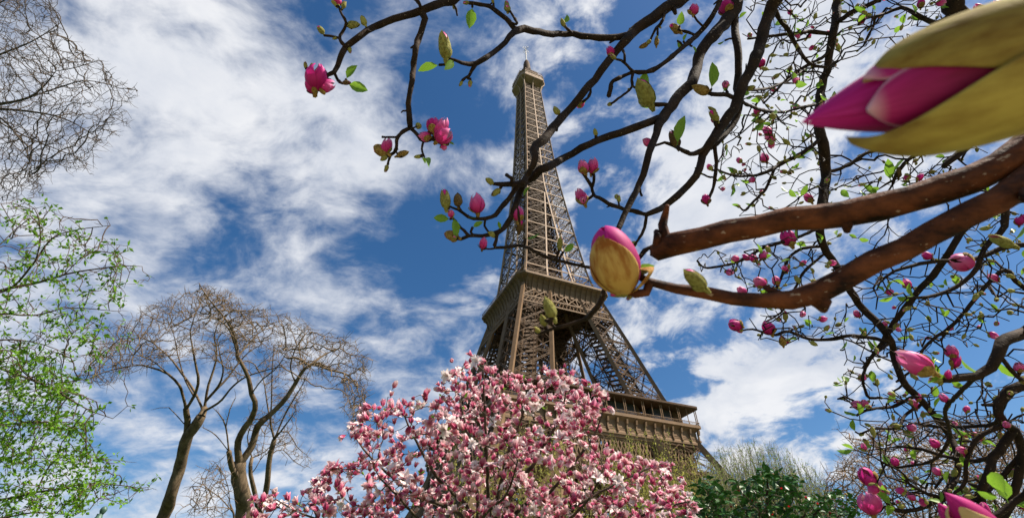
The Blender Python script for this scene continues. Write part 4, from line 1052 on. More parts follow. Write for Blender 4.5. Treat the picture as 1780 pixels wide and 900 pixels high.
limb('C2', 'C', [(903, 52), (893, 50), (885, 38), (870, 25), (850, 12), (835, 8), (815, 5)], (10, 6)); limb('C3', 'C', [(822, 112), (818, 125), (813, 137)], (8, 5)); limb('C3b', 'C3', [(816, 130), (806, 138), (802, 143)], (5, 4)); limb('C4', 'C2', [(889, 43), (899, 42), (893, 30), (886, 18)], (5, 4)); limb('C5', 'C', [(990, 60), (986, 50), (980, 42)], (6, 4)); limb('C6', 'C2', [(860, 18), (858, 6), (855, -5)], (5, 4))
limb('F', 'over', [(1400, -200), (1320, -60), (1283, -5), (1280, 10), (1270, 30), (1250, 50), (1233, 70), (1217, 93), (1208, 127), (1200, 147), (1183, 163), (1167, 185), (1153, 203), (1145, 217), (1138, 240), (1128, 267), (1120, 297), (1110, 322), (1096, 351), (1080, 386), (1073, 401)], (25, 23, 22, 22, 21, 21, 20, 19, 18, 18, 18, 18, 18, 15, 13, 12, 12, 11, 11, 10, 9), z1=.72)
limb('E', 'F', [(1151, 208), (1120, 215), (1085, 229), (1050, 240), (1020, 253), (985, 272), (960, 287), (938, 297), (920, 312), (908, 319), (886, 320), (872, 321), (858, 319)], (15, 14, 14, 13, 13, 13, 14, 15, 16, 15, 10, 9, 6), z1=.75)
limb('E0', 'E', [(893, 319), (890, 311), (880, 304)], (8, 6)); limb('E0b', 'E', [(874, 321), (870, 328)], (7, 5)); limb('E0c', 'E', [(1038, 245), (1036, 237)], (6, 5))
limb('E1', 'E', [(912, 318), (904, 334), (894, 362), (883, 387), (870, 401), (858, 407), (839, 410), (817, 410), (800, 416), (792, 414)], (13, 12, 11, 10, 9, 8, 7, 6, 6, 5), z1=.73)
limb('E2', 'E', [(905, 319), (889, 340), (873, 359), (861, 374), (845, 380), (827, 380), (814, 377), (802, 368), (789, 362), (780, 358)], (10, 9, 8, 8, 7, 6, 6, 5, 4, 4), z1=.72)
limb('E1b', 'E1', [(862, 404), (862, 418), (861, 430), (883, 429), (904, 427), (923, 433), (948, 446), (976, 454), (1004, 461), (1029, 466), (1050, 470)], (7, 6, 6, 6, 6, 6, 6, 6, 6, 6, 6)); limb('E1c', 'E1b', [(861, 430), (850, 433), (843, 430)], (4, 3)); limb('E2b', 'E2', [(845, 380), (842, 392), (850, 404)], (5, 4)); limb('E2c', 'E2', [(802, 368), (797, 358), (796, 350)], (4, 3)); limb('E1d', 'E1', [(817, 410), (803, 398), (792, 385), (786, 378)], (6, 4)); limb('E3', 'E1', [(897, 350), (902, 375), (901, 392)], (5, 4))
limb('I', 'over', [(1330, -190), (1275, -60), (1252, 0), (1237, 30), (1213, 60), (1193, 77), (1163, 103), (1133, 123), (1103, 125), (1093, 117), (1083, 107), (1071, 103)], (10, 10, 9, 9, 9, 8, 8, 8, 7, 5, 5, 4), z1=.85, z0=.98)
limb('I2', 'I', [(1105, 125), (1083, 133), (1072, 138), (1064, 142), (1061, 155), (1058, 168)], (5, 6, 8, 6, 9, 7)); limb('I3', 'I', [(1100, 126), (1098, 140), (1098, 153), (1073, 173), (1063, 180)], (5, 4)); limb('I4', 'I', [(1213, 60), (1200, 58), (1187, 54), (1180, 52)], (5, 4)); limb('I5', 'I', [(1085, 108), (1086, 97), (1083, 88)], (5, 4))
limb('F1', 'F', [(1167, 185), (1150, 182), (1138, 182)], (9, 7)); limb('F2', 'F', [(1110, 320), (1112, 330), (1115, 340)], (5, 4)); limb('D2', 'D', [(1157, 22), (1150, 40), (1140, 50), (1130, 70)], (6, 4)); limb('D2b', 'D2', [(1143, 47), (1143, 60), (1142, 68)], (4, 3)); limb('D3', 'D', [(1028, 146), (1027, 158), (1022, 170), (1013, 177)], (4, 5)); limb('D4', 'D', [(980, 202), (972, 200)], (5, 3)); limb('D5', 'D', [(1097, 58), (1095, 50)], (7, 5))
limb('H', 'over', [(1480, -205), (1400, -60), (1352, -5), (1337, 20), (1328, 50), (1323, 77), (1313, 100), (1300, 130), (1287, 157), (1277, 187), (1260, 213), (1247, 230), (1233, 250), (1220, 272), (1213, 301), (1192, 326), (1174, 344), (1156, 358), (1139, 367), (1124, 372)], (23, 22, 21, 20, 20, 19, 19, 18, 18, 18, 17, 17, 15, 13, 13, 13, 12, 12, 10, 8), z1=.80, z0=1.0)
limb('G', 'F', [(1278, 18), (1277, 43), (1280, 73), (1283, 100), (1282, 130), (1280, 150), (1286, 172), (1282, 200), (1268, 225), (1250, 245), (1235, 258)], (14, 13, 13, 13, 12, 12, 13, 12, 11, 10, 9), z1=.9)
limb('H1', 'H', [(1124, 372), (1107, 368), (1085, 363), (1060, 355), (1042, 344), (1032, 338), (1027, 322), (1018, 308), (1014, 301)], (8, 5)); limb('H1b', 'H1', [(1032, 339), (1021, 347), (1013, 349)], (5, 5)); limb('H1c', 'H1', [(1028, 325), (1033, 312), (1031, 299)], (6, 5)); limb('H1d', 'H', [(1126, 372), (1121, 394), (1110, 415), (1103, 425)], (7, 4)); limb('H1e', 'H1', [(1078, 362), (1075, 350), (1073, 345)], (4, 3))
limb('H2', 'H', [(1233, 255), (1207, 268), (1193, 263), (1177, 257), (1157, 248), (1140, 253), (1133, 252)], (8, 8, 7, 6, 5, 4, 3)); limb('H2b', 'H2', [(1200, 266), (1186, 262), (1178, 255)], (6, 6)); limb('H3', 'H', [(1280, 165), (1262, 165), (1240, 164), (1231, 161)], (9, 6)); limb('H4', 'H', [(1243, 235), (1242, 253), (1245, 280), (1243, 308), (1238, 333), (1232, 344)], (8, 5)); limb('H5', 'H', [(1250, 226), (1243, 215), (1241, 210)], (5, 4)); limb('H6', 'H4', [(1243, 310), (1233, 308), (1220, 302)], (4, 3)); limb('H7', 'H3', [(1262, 165), (1262, 155), (1262, 150)], (5, 4))
limb('T1', 'trunk', [(2330, 560), (2290, 150, .62), (1960, 175, .37), (1860, 222, .345), (1780, 262, .34), (1700, 305, .345), (1620, 336, .35), (1500, 361, .365), (1440, 374, .375), (1340, 386, .39), (1200, 417, .41), (1150, 432, .42), (1138, 438, .422)], (40, 50, 50, 50, 50, 51, 50, 50, 45, 39, 40, 40, 30), m=bark_r)
limb('T1b', 'T1', [(1155, 428), (1152, 400), (1156, 374), (1160, 358)], (22, 20, 13, 9), m=bark_r); limb('T1c', 'T1', [(1145, 437), (1128, 430), (1112, 446), (1100, 462)], (12, 9, 8, 7)); limb('T1d', 'T1', [(1478, 372), (1474, 392), (1472, 402)], (30, 22, 12), m=bark_r); limb('T1e', 'T1', [(1148, 432), (1143, 412), (1141, 402)], (18, 14, 10), m=bark_r)
limb('T2', 'trunk', [(2340, 620), (2260, 190, .6), (1960, 235, .35), (1860, 274, .335), (1780, 316, .33), (1731, 347, .33), (1674, 372, .335), (1621, 408, .34), (1553, 440, .345), (1500, 467, .35), (1447, 500, .355), (1404, 515, .36), (1361, 522, .36), (1320, 523, .362), (1270, 518, .365), (1241, 511, .367), (1192, 504, .37), (1149, 498, .37), (1124, 488, .37), (1105, 477, .368), (1092, 470, .365)], (40, 50, 50, 50, 50, 47, 45, 43, 41, 41, 42, 39, 31, 25, 24, 23, 18, 17, 13, 13, 12), m=bark_r)
limb('T2k', 'T2', [(1432, 508), (1430, 530), (1432, 540)], (34, 24, 12), m=bark_r); limb('T2b', 'T2', [(1142, 499), (1120, 508), (1098, 510), (1085, 508)], (17, 16, 14, 9), m=bark_r); limb('T2c', 'T2b', [(1096, 509), (1072, 504), (1052, 500), (1047, 518), (1030, 544), (1015, 555), (985, 565), (960, 571), (936, 580), (929, 573)], (8, 8, 8, 9, 9, 7, 6, 6, 5, 4), z1=.44); limb('T2d', 'T2c', [(962, 571), (952, 560), (948, 556)], (5, 5)); limb('T2e', 'T2', [(1092, 470), (1080, 460), (1074, 452)], (11, 9))
limb('J', 'over', [(1560, -215), (1490, -80), (1457, 0), (1455, 27), (1450, 53), (1443, 87), (1437, 120), (1428, 150), (1424, 200), (1430, 250), (1436, 298), (1432, 333), (1425, 387), (1432, 429), (1457, 465), (1475, 500), (1500, 536), (1528, 564), (1550, 596), (1553, 615), (1571, 665), (1603, 697), (1624, 722), (1649, 754), (1663, 786), (1665, 821), (1649, 850), (1603, 882), (1553, 886), (1538, 866), (1524, 850)], (17, 16, 15, 14, 13, 13, 13, 13, 16, 18, 17, 16, 14, 13, 12, 12, 12, 11, 11, 11, 11, 11, 10, 10, 10, 10, 9, 7, 6, 5, 5), z1=1.1, z0=1.4)
limb('K', 'J', [(1450, 45), (1480, 22), (1500, 13), (1527, 0), (1560, -30)], (9, 7)); limb('K2', 'J', [(1447, 60), (1407, 55), (1393, 58), (1340, 63), (1300, 68)], (8, 4)); limb('L', 'J', [(1443, 85), (1430, 100), (1410, 110), (1373, 133), (1340, 167)], (7, 3))
limb('L3', 'over', [(1440, -200), (1365, -60), (1347, 13), (1373, 57), (1390, 90), (1410, 112), (1440, 118)], (9, 5), z1=1.25, z0=1.15); limb('M', 'trunk', [(2320, 450), (1950, 320, 1.2), (1760, 352, 1.2), (1710, 372, 1.2), (1674, 401, 1.2), (1649, 440, 1.2), (1621, 479, 1.22), (1596, 507, 1.23), (1553, 561, 1.25), (1530, 600, 1.26), (1500, 640, 1.28)], (16, 14, 12, 12, 11, 11, 11, 10, 9, 7, 5))
limb('Nn', 'trunk', [(2320, 500), (1950, 300, 1.0), (1760, 340, 1.0), (1749, 358, 1.0), (1748, 380, 1.0), (1745, 397, 1.0), (1712, 430, 1.0), (1700, 460, 1.0), (1688, 479, 1.0), (1653, 504, 1.0), (1614, 516, 1.0), (1578, 518, 1.0)], (14, 12, 12, 12, 11, 10, 9, 9, 8, 7, 6, 4)); limb('O', 'trunk', [(2320, 520), (1950, 420, 1.1), (1780, 425, 1.1), (1738, 433, 1.1), (1695, 450, 1.1), (1624, 454, 1.1), (1589, 461, 1.1), (1553, 472, 1.1), (1530, 490, 1.1)], (12, 10, 9, 9, 8, 7, 6, 5, 4))
limb('Pl', 'trunk', [(2330, 640), (1950, 540, .66), (1780, 580, .62), (1738, 596, .61), (1734, 619, .6), (1720, 640, .6), (1695, 653, .6), (1674, 656, .6), (1640, 660, .6)], (22, 22, 20, 20, 18, 17, 15, 14, 10)); limb('Q', 'trunk', [(2330, 680), (1950, 640, .95), (1780, 669, .9), (1749, 687, .9), (1734, 711, .9), (1745, 735, .9), (1763, 747, .9), (1777, 780, .9), (1772, 815, .9), (1766, 846, .9), (1735, 930, .9)], (22, 19, 17, 16, 16, 15, 14, 14, 13, 13, 12))
limb('Rr', 'Q', [(1763, 750), (1731, 793), (1710, 843), (1702, 890), (1690, 940)], (15, 14, 13, 12, 11)); limb('S', 'Rr', [(1731, 793), (1690, 800), (1640, 792), (1600, 780), (1560, 775)], (9, 4), z1=1.05); limb('S2', 'Q', [(1770, 700), (1730, 735), (1690, 740), (1640, 742), (1590, 735)], (8, 4), z1=1.1); limb('U', 'J', [(1600, 695), (1585, 690), (1553, 706), (1511, 711), (1489, 722)], (7, 4)); limb('V', 'U', [(1511, 711), (1490, 700), (1470, 690), (1456, 693)], (5, 3)); limb('W', 'J', [(1545, 590), (1520, 615), (1507, 633), (1500, 660), (1510, 690), (1530, 690)], (7, 4))
limb('X', 'J', [(1545, 588), (1482, 583), (1440, 590), (1404, 588), (1370, 576), (1345, 582), (1310, 572), (1292, 574)], (7, 3)); limb('Y', 'J', [(1428, 425), (1395, 432), (1370, 450), (1355, 490), (1338, 520)], (6, 4)); limb('Y2', 'J', [(1427, 400), (1380, 415), (1330, 430), (1290, 452), (1255, 462), (1225, 465), (1212, 453)], (6, 3)); limb('Y3', 'J', [(1430, 440), (1400, 470), (1380, 505), (1360, 540), (1330, 560)], (5, 3)); limb('Z1', 'H', [(1290, 160), (1330, 155), (1370, 140), (1400, 120)], (6, 3), z1=1.2); limb('Z2', 'H', [(1280, 180), (1320, 190), (1360, 195), (1400, 185), (1425, 180)], (6, 3), z1=1.2); limb('AA', 'J', [(1427, 235), (1400, 262), (1355, 287), (1330, 300), (1305, 306), (1273, 305), (1246, 294)], (8, 3)); limb('AB', 'AA', [(1345, 293), (1330, 330), (1310, 350), (1295, 366), (1287, 361)], (6, 3))
limb('AC', 'over', [(1750, -230), (1670, -60), (1655, -2), (1668, 30), (1690, 80), (1710, 150), (1700, 230), (1640, 290)], (32, 32, 32, 30, 26, 20, 14, 9), z1=1.5, z0=1.45); limb('AD', 'AC', [(1660, 20), (1630, 40), (1600, 30), (1570, 13), (1545, 22), (1522, 29)], (12, 9, 8, 7, 5, 4)); limb('AE', 'Pl', [(1690, 655), (1660, 690), (1643, 715), (1650, 760), (1620, 800), (1560, 812)], (8, 4), z1=.9); limb('AF', 'J', [(1605, 697), (1575, 720), (1560, 742), (1520, 745), (1500, 752)], (6, 3)); limb('AG', 'Q', [(1745, 735), (1700, 760), (1680, 800), (1676, 840), (1640, 870)], (9, 5)); limb('AH', 'AC', [(1700, 230), (1650, 255), (1590, 270), (1560, 300), (1552, 320)], (9, 5)); limb('AI', 'J', [(1434, 300), (1470, 290), (1510, 265), (1560, 262), (1600, 268)], (7, 4)); limb('AJ', 'trunk', [(2320, 520), (1900, 560, 1.3), (1780, 500, 1.3), (1750, 470, 1.3), (1720, 490, 1.3), (1660, 560, 1.3), (1610, 600, 1.3), (1590, 640, 1.3)], (10, 9, 8, 8, 7, 6, 5, 4))
limb('AK', 'Q', [(1777, 790), (1740, 830), (1690, 870), (1620, 860), (1580, 840)], (9, 5)); limb('AL', 'trunk', [(2330, 700), (1900, 800, .8), (1780, 860, .8), (1740, 890, .8), (1690, 905, .8)], (14, 12, 11, 10, 8)); limb('AM', 'Pl', [(1734, 619), (1755, 640), (1775, 660)], (8, 7))
right = {LID[k] for k in ('J', 'K', 'K2', 'L', 'L3', 'M', 'Nn', 'O', 'Q', 'Rr', 'S', 'S2', 'U', 'V', 'W', 'X', 'Y', 'Y2', 'Y3', 'Z1', 'Z2', 'AA', 'AB', 'AC', 'AD', 'AF', 'AG', 'AH', 'AI', 'AJ', 'AK')}
nlimb_nodes = len(N.p)
G1_ = [(1290, -20), (1640, -20), (1640, 60), (1480, 110), (1420, 200), (1440, 280), (1660, 270), (1640, 330), (1300, 370), (1235, 300), (1270, 200), (1300, 100)]
G2_ = [(1290, 420), (1430, 400), (1600, 400), (1700, 340), (1790, 330), (1790, 560), (1700, 600), (1560, 640), (1500, 720), (1450, 700), (1470, 620), (1300, 590), (1340, 500), (1220, 470)]
G3_ = [(1500, 680), (1790, 640), (1790, 910), (1520, 910), (1500, 800)]
N.grow(inside(G1_, 620, 1.05, 1.9), .027, .35, .045, jit=.5, only=right, maxn=9000)
N.grow(inside(G2_, 540, .95, 1.7), .027, .35, .045, jit=.5, only=right, maxn=9000)
N.grow(inside(G3_, 400, .85, 1.6), .027, .35, .045, jit=.5, only=right, maxn=9000)
print('front nodes', len(N.p))
N.radii(.0013, 2.5)
froot = empty('magnolia_in_bud', tb0); tag(froot, 'near magnolia tree with dark branches, magenta buds and bright young leaves, overhead and right', 'magnolia tree')
W0 = list(N.p); N.p = [p - tb0 for p in N.p]
twm = MB(); _wpx = []
for l in range(N.n_limb):
    ii = [i for i in range(nlimb_nodes) if N.limb[i] == l]; _wpx.append((max(N.r[i] / max((W0[i] - CAMP) @ _f, .05) for i in ii) * len(ii) ** .5, l))
SMALL = {l for _, l in sorted(_wpx, reverse=True)[96:]}
for l in range(N.n_limb):
    mb = MB(); ids = [i for i in range(nlimb_nodes) if N.limb[i] == l]
    par = N.par[ids[0]]; pts = ([N.p[par]] if par >= 0 else []) + [N.p[i] for i in ids]; rad = ([N.rr[ids[0]]] if par >= 0 else []) + [N.rr[i] for i in ids]
    big = max(rad)
    rad = [r * (1 + (rng.normal(0, .06) + (.22 * (rng.random() < .12)))) for r in rad] if big < .006 else [r * (1 + rng.normal(0, .035)) for r in rad]
    mb.tube(pts, rad, 7 if big < .008 else 14)
    # bud scars and short spurs along the limb
    if big > .0022 and l > 1:
        for i in ids[2:-2]:
            if rng.random() < .05:
                d = nrm(rvec() + nrm(N.p[i] - N.p[N.par[i]])); r = N.rr[i]; mb.tube([N.p[i], N.p[i] + d * r * 1.8, N.p[i] + d * r * 2.8], [r * .55, r * .4, r * .3], 5)
    if l in SMALL: twm.add(mb.v, mb.f); continue
    mb.build('trunk' if l == 0 else 'branch', MATS.get(l, bark_f), froot, smooth=True)
mb = twm; N.draw(mb, lambda i: N.limb[i] < 0, thick=.008, rough=.08, taper=.9)

# bud and leaf shapes
def bud_mesh(kind, seed):
    r = random.Random(seed); pm_, pu = MB(), []; sm, su = MB(), []
    if kind == 'P':                                                # swelling magenta bud with a scale still at its foot
        R_ = r.uniform(.29, .35); pf = egg(R_, .45)
        for k in range(3): shell(pm_, pu, k * 2.09 + r.uniform(-.2, .2), 1.15, r.uniform(.93, 1.0), pf, k=.93, tip_pow=3.5)
        for k in range(3): shell(pm_, pu, k * 2.09 + 1.0 + r.uniform(-.25, .25), r.uniform(.8, 1.05), r.uniform(.80, .97), pf, k=1.0 + .02 * k, tip_pow=3, splay=r.uniform(0, .12))
        a0 = r.uniform(0, 6.28)
        shell(sm, su, a0, 1.0, r.uniform(.5, .68), egg(R_, .62), k=1.1, tip_pow=2.2, splay=r.uniform(.02, .14)); shell(sm, su, a0 + 2.6, .8, r.uniform(.28, .45), egg(R_, .8), k=1.12, tip_pow=2, splay=r.uniform(.05, .2))
    elif kind == 'F':                                              # opening flower
        pf = egg(.36, .5)
        for k in range(3): shell(pm_, pu, k * 2.09 + r.uniform(-.2, .2), 1.1, .95, pf, k=.9, tip_pow=4)
        for k in range(4): shell(pm_, pu, k * 1.57 + r.uniform(-.25, .25), .8, r.uniform(.75, .95), pf, k=1.0 + .04 * k, tip_pow=3, splay=r.uniform(.08, .3))
        shell(sm, su, r.uniform(0, 6.28), .9, .5, egg(.36, .7), k=1.12, tip_pow=2, splay=.15)
    elif kind == 'G':                                              # closed fuzzy bud, pointed
        R_ = r.uniform(.23, .30); pf = egg(R_, .38)
        for k in range(2): shell(sm, su, k * math.pi + r.uniform(-.2, .2), 1.75, 1.0 - .05 * k, pf, k=1 + .03 * k, tip_pow=4)
        shell(pm_, pu, 1.5, 2.8, .93, egg(R_ * .92, .4), tip_pow=5)
        shell(sm, su, r.uniform(0, 6.28), 1.0, .5, egg(R_, .6), k=1.1, tip_pow=2, splay=.05)
    # stalk
    b = len(sm.v); sm.tube([(0, 0, -.16), (0, 0, -.05), (0, 0, .05)], [.06, .10, .12], 6); su += [(.5, .1)] * (len(sm.v) - b)
    return pm_, pu, sm, su
BM = {}
for kd in 'PFG':
    for s in range(9):
        a, b, c, d = bud_mesh(kd, 300 + s * 7 + ord(kd)); BM[kd, s] = (tpl_mesh('flower_bud', a, b, [mg if (kd != 'G' and s % 2 == 0) or kd == 'G' else mg2]), [tpl_mesh('bud_scale', c, d, [m_]) for m_ in (scale_g, scale_v, scale_b)], a, b, c, d)
LM = []
for s in range(5):
    a, b = MB(), []; r_ = random.Random(s); leaf_geo(a, b, np.zeros(3), np.array((0, 0, 1.0)), np.array((0, -1.0, .1)), 1.0, .46 + .1 * r_.random(), fold=.2 + .2 * r_.random(), curl=r_.uniform(-.1, .35), pet=.12)
    n0 = len(a.v); a.tube([(0, 0, -.02), (0, 0, .14)], [.02, .016], 4); b += [(.5, 0)] * (len(a.v) - n0); LM.append((tpl_mesh('leaf', a, b, [leaf_lime]), a, b))
Wn = np.array(W0); Wz = (Wn - CAMP) @ _f
Wu = 890 + F * ((Wn - CAMP) @ _r) / np.maximum(Wz, .02); Wv = 450 - F * ((Wn - CAMP) @ _u) / np.maximum(Wz, .02)
def place(u, v, L, ang, z=None, tilt=None):
    a = math.radians(ang); dx, dy = math.cos(a), -math.sin(a)
    bu, bv = u - dx * L / 2, v - dy * L / 2
    dd = (Wu - bu) ** 2 + (Wv - bv) ** 2 + np.where(np.arange(len(Wu)) < nlimb_nodes, 0, 150)
    i = int(dd.argmin()); zz = z or float(Wz[i])
    tilt = rng.uniform(-.35, .35) if tilt is None else tilt
    b = P(bu, bv, zz); s = L / F * zz
    d = nrm(_r * dx - _u * dy + _f * tilt)
    if dd[i] > 9 and dd[i] < 45 ** 2 and z is None: mb.tube([N.p[i], (N.p[i] + b - tb0) / 2 + rvec() * .003, b - tb0 + d * s * .05], [.0022, .0020, .0022], 5)
    return b - tb0, d, s
def bud(u, v, L, ang, kd='P', sc=0, z=None, s=None, wid=1.0, tilt=None):
    b, d, sz = place(u, v, L, ang, z, tilt); s = int(rng.integers(9)) if s is None else s; wid *= rng.uniform(.82, 1.1)
    R3 = frame_to(d, rng.uniform(0, 6.28)) * sz; R3[:, :2] *= wid
    Mx = Matrix([[*R3[r], b[r]] for r in range(3)] + [[0, 0, 0, 1]])
    o = bpy.data.objects.new('flower_bud', BM[kd, s][0]); COL.objects.link(o); o.parent = froot; o.matrix_local = Mx
    c = bpy.data.objects.new('bud_scale', BM[kd, s][1][sc]); COL.objects.link(c); c.parent = o
    return o
def leaf(u, v, L, ang, z=None):
    b, d, sz = place(u, v, L, ang, z); R3 = frame_to(d, rng.uniform(-.9, .9) + (math.pi if rng.random() < .5 else 0)) * sz / 1.1
    o = bpy.data.objects.new('leaf', LM[int(rng.integers(5))][0]); COL.objects.link(o); o.parent = froot
    o.matrix_local = Matrix([[*R3[r], b[r]] for r in range(3)] + [[0, 0, 0, 1]])
SPEC = []
for a in [(553, 136, 52, 78, 'F'), (543, 150, 30, 110, 'P'), (566, 147, 34, 20, 'P'), (660, 260, 36, 150, 'G', 0), (672, 253, 30, 80, 'P'), (753, 216, 36, 100, 'P'), (768, 222, 40, 62, 'P'), (772, 236, 36, 40, 'F'), (738, 238, 24, 175, 'P'), (772, 257, 14, -60, 'P'),
          (829, 353, 38, 95, 'P'), (774, 345, 38, 95, 'G', 1), (796, 347, 26, 95, 'G', 2), (901, 370, 32, 85, 'P'), (784, 409, 30, 160, 'G', 0), (840, 422, 24, 80, 'P', 2), (904, 392, 26, 80, 'G', 2),
          (1013, 290, 28, 110, 'P'), (1030, 287, 32, 82, 'P'), (1010, 341, 34, 115, 'P'), (1060, 90, 20, 120, 'P'), (1207, 15, 24, 80, 'P'), (1263, 10, 34, 100, 'P'), (1322, 110, 18, 90, 'P'), (1334, 226, 22, 130, 'P', 2), (1336, 240, 22, 170, 'P', 2), (1328, 274, 20, 120, 'P'), (1228, 345, 22, 100, 'P', 2), (1234, 290, 14, 120, 'P'), (1497, 35, 16, 70, 'P'), (1314, 193, 15, 120, 'P', 2),
          (1368, 412, 36, 120, 'P'), (1296, 447, 18, 150, 'P'), (1310, 449, 17, 130, 'P'), (1327, 443, 20, 60, 'P', 2), (1288, 505, 22, 140, 'P'), (1318, 490, 28, 148, 'P'), (1348, 487, 20, 120, 'P'), (1345, 508, 17, 130, 'P'), (1366, 467, 15, 110, 'P', 2), (1275, 564, 30, 165, 'P'), (1336, 569, 28, 115, 'P'), (1358, 591, 22, 110, 'G', 0), (1365, 548, 18, 95, 'G', 1), (1406, 343, 22, 120, 'P'), (1668, 455, 44, 170, 'P'), (1612, 444, 20, 150, 'P'), (1578, 492, 20, 100, 'P'), (1490, 545, 15, 120, 'P'), (1536, 563, 14, 130, 'P'), (1726, 483, 22, 150, 'P'),
          (1655, 610, 26, 100, 'P'), (1660, 627, 26, 70, 'P'), (1646, 650, 20, 90, 'P'), (1489, 703, 28, 165, 'P'), (1642, 691, 18, 120, 'P'), (1590, 702, 20, 110, 'P'), (1596, 690, 16, 80, 'P'), (1622, 769, 22, 145, 'P'), (1672, 782, 20, 160, 'P'), (1680, 786, 18, 30, 'P'), (1553, 800, 18, 115, 'P'), (1504, 825, 42, 128, 'P'), (1515, 875, 42, 100, 'F'), (1526, 845, 28, 110, 'P'), (1676, 865, 20, 110, 'P'), (1711, 884, 26, 105, 'P'), (1768, 636, 22, 120, 'P'), (1776, 872, 24, 110, 'P'), (1598, 308, 16, 60, 'P'), (1770, 384, 18, 100, 'P'), (1602, 5, 20, 80, 'P'), (1703, 13, 22, 120, 'P', 2), (1736, 8, 26, 100, 'P'), (1502, 776, 14, 100, 'P'),
          (558, 53, 17, 125, 'G', 1), (614, 42, 24, 10, 'G', 1), (584, 5, 16, 100, 'G', 1), (597, 6, 18, 80, 'G', 1), (604, 145, 18, -5, 'G', 2), (608, 88, 12, -80, 'G', 1), (531, 113, 14, 100, 'G', 2), (541, 115, 14, 85, 'G', 2), (700, 267, 24, 25, 'G', 0), (725, 272, 15, 180, 'G', 2), (773, 80, 52, 96, 'G', 1), (801, 146, 11, -120, 'G', 1), (817, 146, 14, -95, 'G', 0), (881, 10, 22, 95, 'G', 1), (1118, 162, 56, 122, 'G', 1), (1174, 48, 26, 135, 'G', 0), (1219, 154, 34, 150, 'G', 0), (1239, 201, 26, 130, 'G', 1), (1238, 190, 18, 140, 'G', 1), (1172, 241, 36, 112, 'G', 2), (973, 422, 26, 85, 'G', 1), (955, 534, 46, 112, 'G', 1), (944, 556, 24, 110, 'G', 1), (932, 572, 16, 140, 'G', 1), (1141, 72, 18, 90, 'G', 0), (1119, 79, 18, 200, 'G', 0), (1262, 147, 20, 90, 'G', 1), (978, 40, 16, 115, 'G', 1), (1075, 345, 14, 95, 'G', 1), (1305, 154, 16, 20, 'G', 0), (1560, 300, 20, 100, 'G', 2)]:
    SPEC.append(a)
SPEC.sort(key=lambda a: -a[2])
for a in SPEC[:88]: bud(*a)
o = bud(1588, 630, 78, 152, 'P', 0, z=.6, s=1, wid=.86, tilt=0); o = bud(1207, 485, 56, 138, 'G', 1, z=.36, wid=.8); o['label'] = 'green closed bud'; bud(1745, 418, 44, 150, 'G', 1, z=.8)
for a in [(818, 30, 38, -100), (746, 118, 40, 195), (610, 126, 32, 55), (736, 278, 14, -60), (915, 334, 24, 62), (769, 380, 30, 175), (792, 395, 36, -78), (925, 411, 28, 18), (988, 431, 24, 38), (1121, 141, 42, 80), (1184, 33, 28, 80), (1236, 134, 46, 92), (1180, 228, 50, 82), (1290, 27, 18, 40), (1408, 262, 36, 200), (1563, 290, 38, 50), (1547, 296, 38, 92), (1508, 330, 26, 150), (1570, 515, 42, 185), (1584, 504, 28, 112), (1772, 398, 56, 62), (1180, 78, 16, -70), (1190, 66, 14, 70), (1253, 75, 18, -150), (818, 378, 20, -20), (830, 390, 22, 30), (1262, 155, 18, 50), (1206, 86, 14, -60), (1510, 600, 24, 120), (1516, 655, 24, 100), (1545, 690, 26, 70), (1676, 805, 28, 110), (1690, 640, 34, 150), (1632, 660, 40, 190), (1630, 700, 26, 60), (1636, 865, 22, 80), (1404, 560, 20, 150), (1440, 580, 20, 20), (1395, 425, 20, 160), (1465, 600, 20, 60), (1555, 765, 22, 40), (1588, 790, 22, 110), (1650, 830, 24, 70), (1485, 740, 22, 100), (1479, 716, 26, 160), (1118, 468, 40, 20), (1100, 425, 14, 20), (868, 392, 16, 100), (1060, 500, 20, -150), (1712, 330, 16, 100)]:
    leaf(*a)
leaf(1733, 838, 56, 128, .42); leaf(1746, 850, 46, 105, .43); leaf(1722, 862, 34, 165, .42)
# green stubs under the bud at the branch end
for (u, v, L, a) in ((1084, 497, 34, 30), (1075, 511, 36, 182), (1118, 470, 34, 28), (1095, 515, 20, 230)): bud(u, v, L, a, 'G', 1, z=.37, wid=.75)

# the nearer, larger flowers
mg_big = petal_mat('petal_magenta_soft', (.26, .004, .08), (.47, .006, .17), (.60, .02, .28), (.62, .22, .36), p0=.3, p1=.75, transl=.3, vein=.3, rough=.6)
mg_rim = petal_mat('petal_magenta_rimmed', (.24, .006, .07), (.42, .012, .15), (.52, .03, .2), (.62, .22, .36), p0=.3, p1=.75, transl=.25, vein=.3, rough=.6, rim=(.72, .42, .50))
def big_bud(tip, base, zt, zb, build, sm_=None):
    t3, b3 = P(*tip, zt), P(*base, zb); d = t3 - b3; L = np.linalg.norm(d); z = d / L
    y = nrm(_u - z * (_u @ z)); x = np.cross(y, z)                  # y: up in view, x: sideways
    R3 = np.stack([x, y, z], 1) * L; Mx = Matrix([[*R3[r], (b3 - tb0)[r]] for r in range(3)] + [[0, 0, 0, 1]])
    pm_, pu, sm, su = MB(), [], MB(), []; build(pm_, pu, sm, su, x, y, z)
    o = pm_.build('flower_bud', [mg_big, mg_rim], froot, smooth=True, uv=pu); o.matrix_local = Mx
    c = sm.build('bud_scale', sm_ or scale_y, o, smooth=True, uv=su)
    for k in (o, c):
        m_ = k.modifiers.new('thickness', 'SOLIDIFY'); m_.thickness = .012; m_.offset = -1
        m_ = k.modifiers.new('smooth', 'SUBSURF'); m_.levels = m_.render_levels = 1
    return o, c
scale_y = mat('bud_scale_fuzzy', (.15, .07, .013), (.47, .37, .085), scale=3.0, rough=.85, spec=.15, bump=.12, bscale=30, aniso=(1.6, 1.6, .5), transl=.18, lo=.36, hi=.60, detail=9)
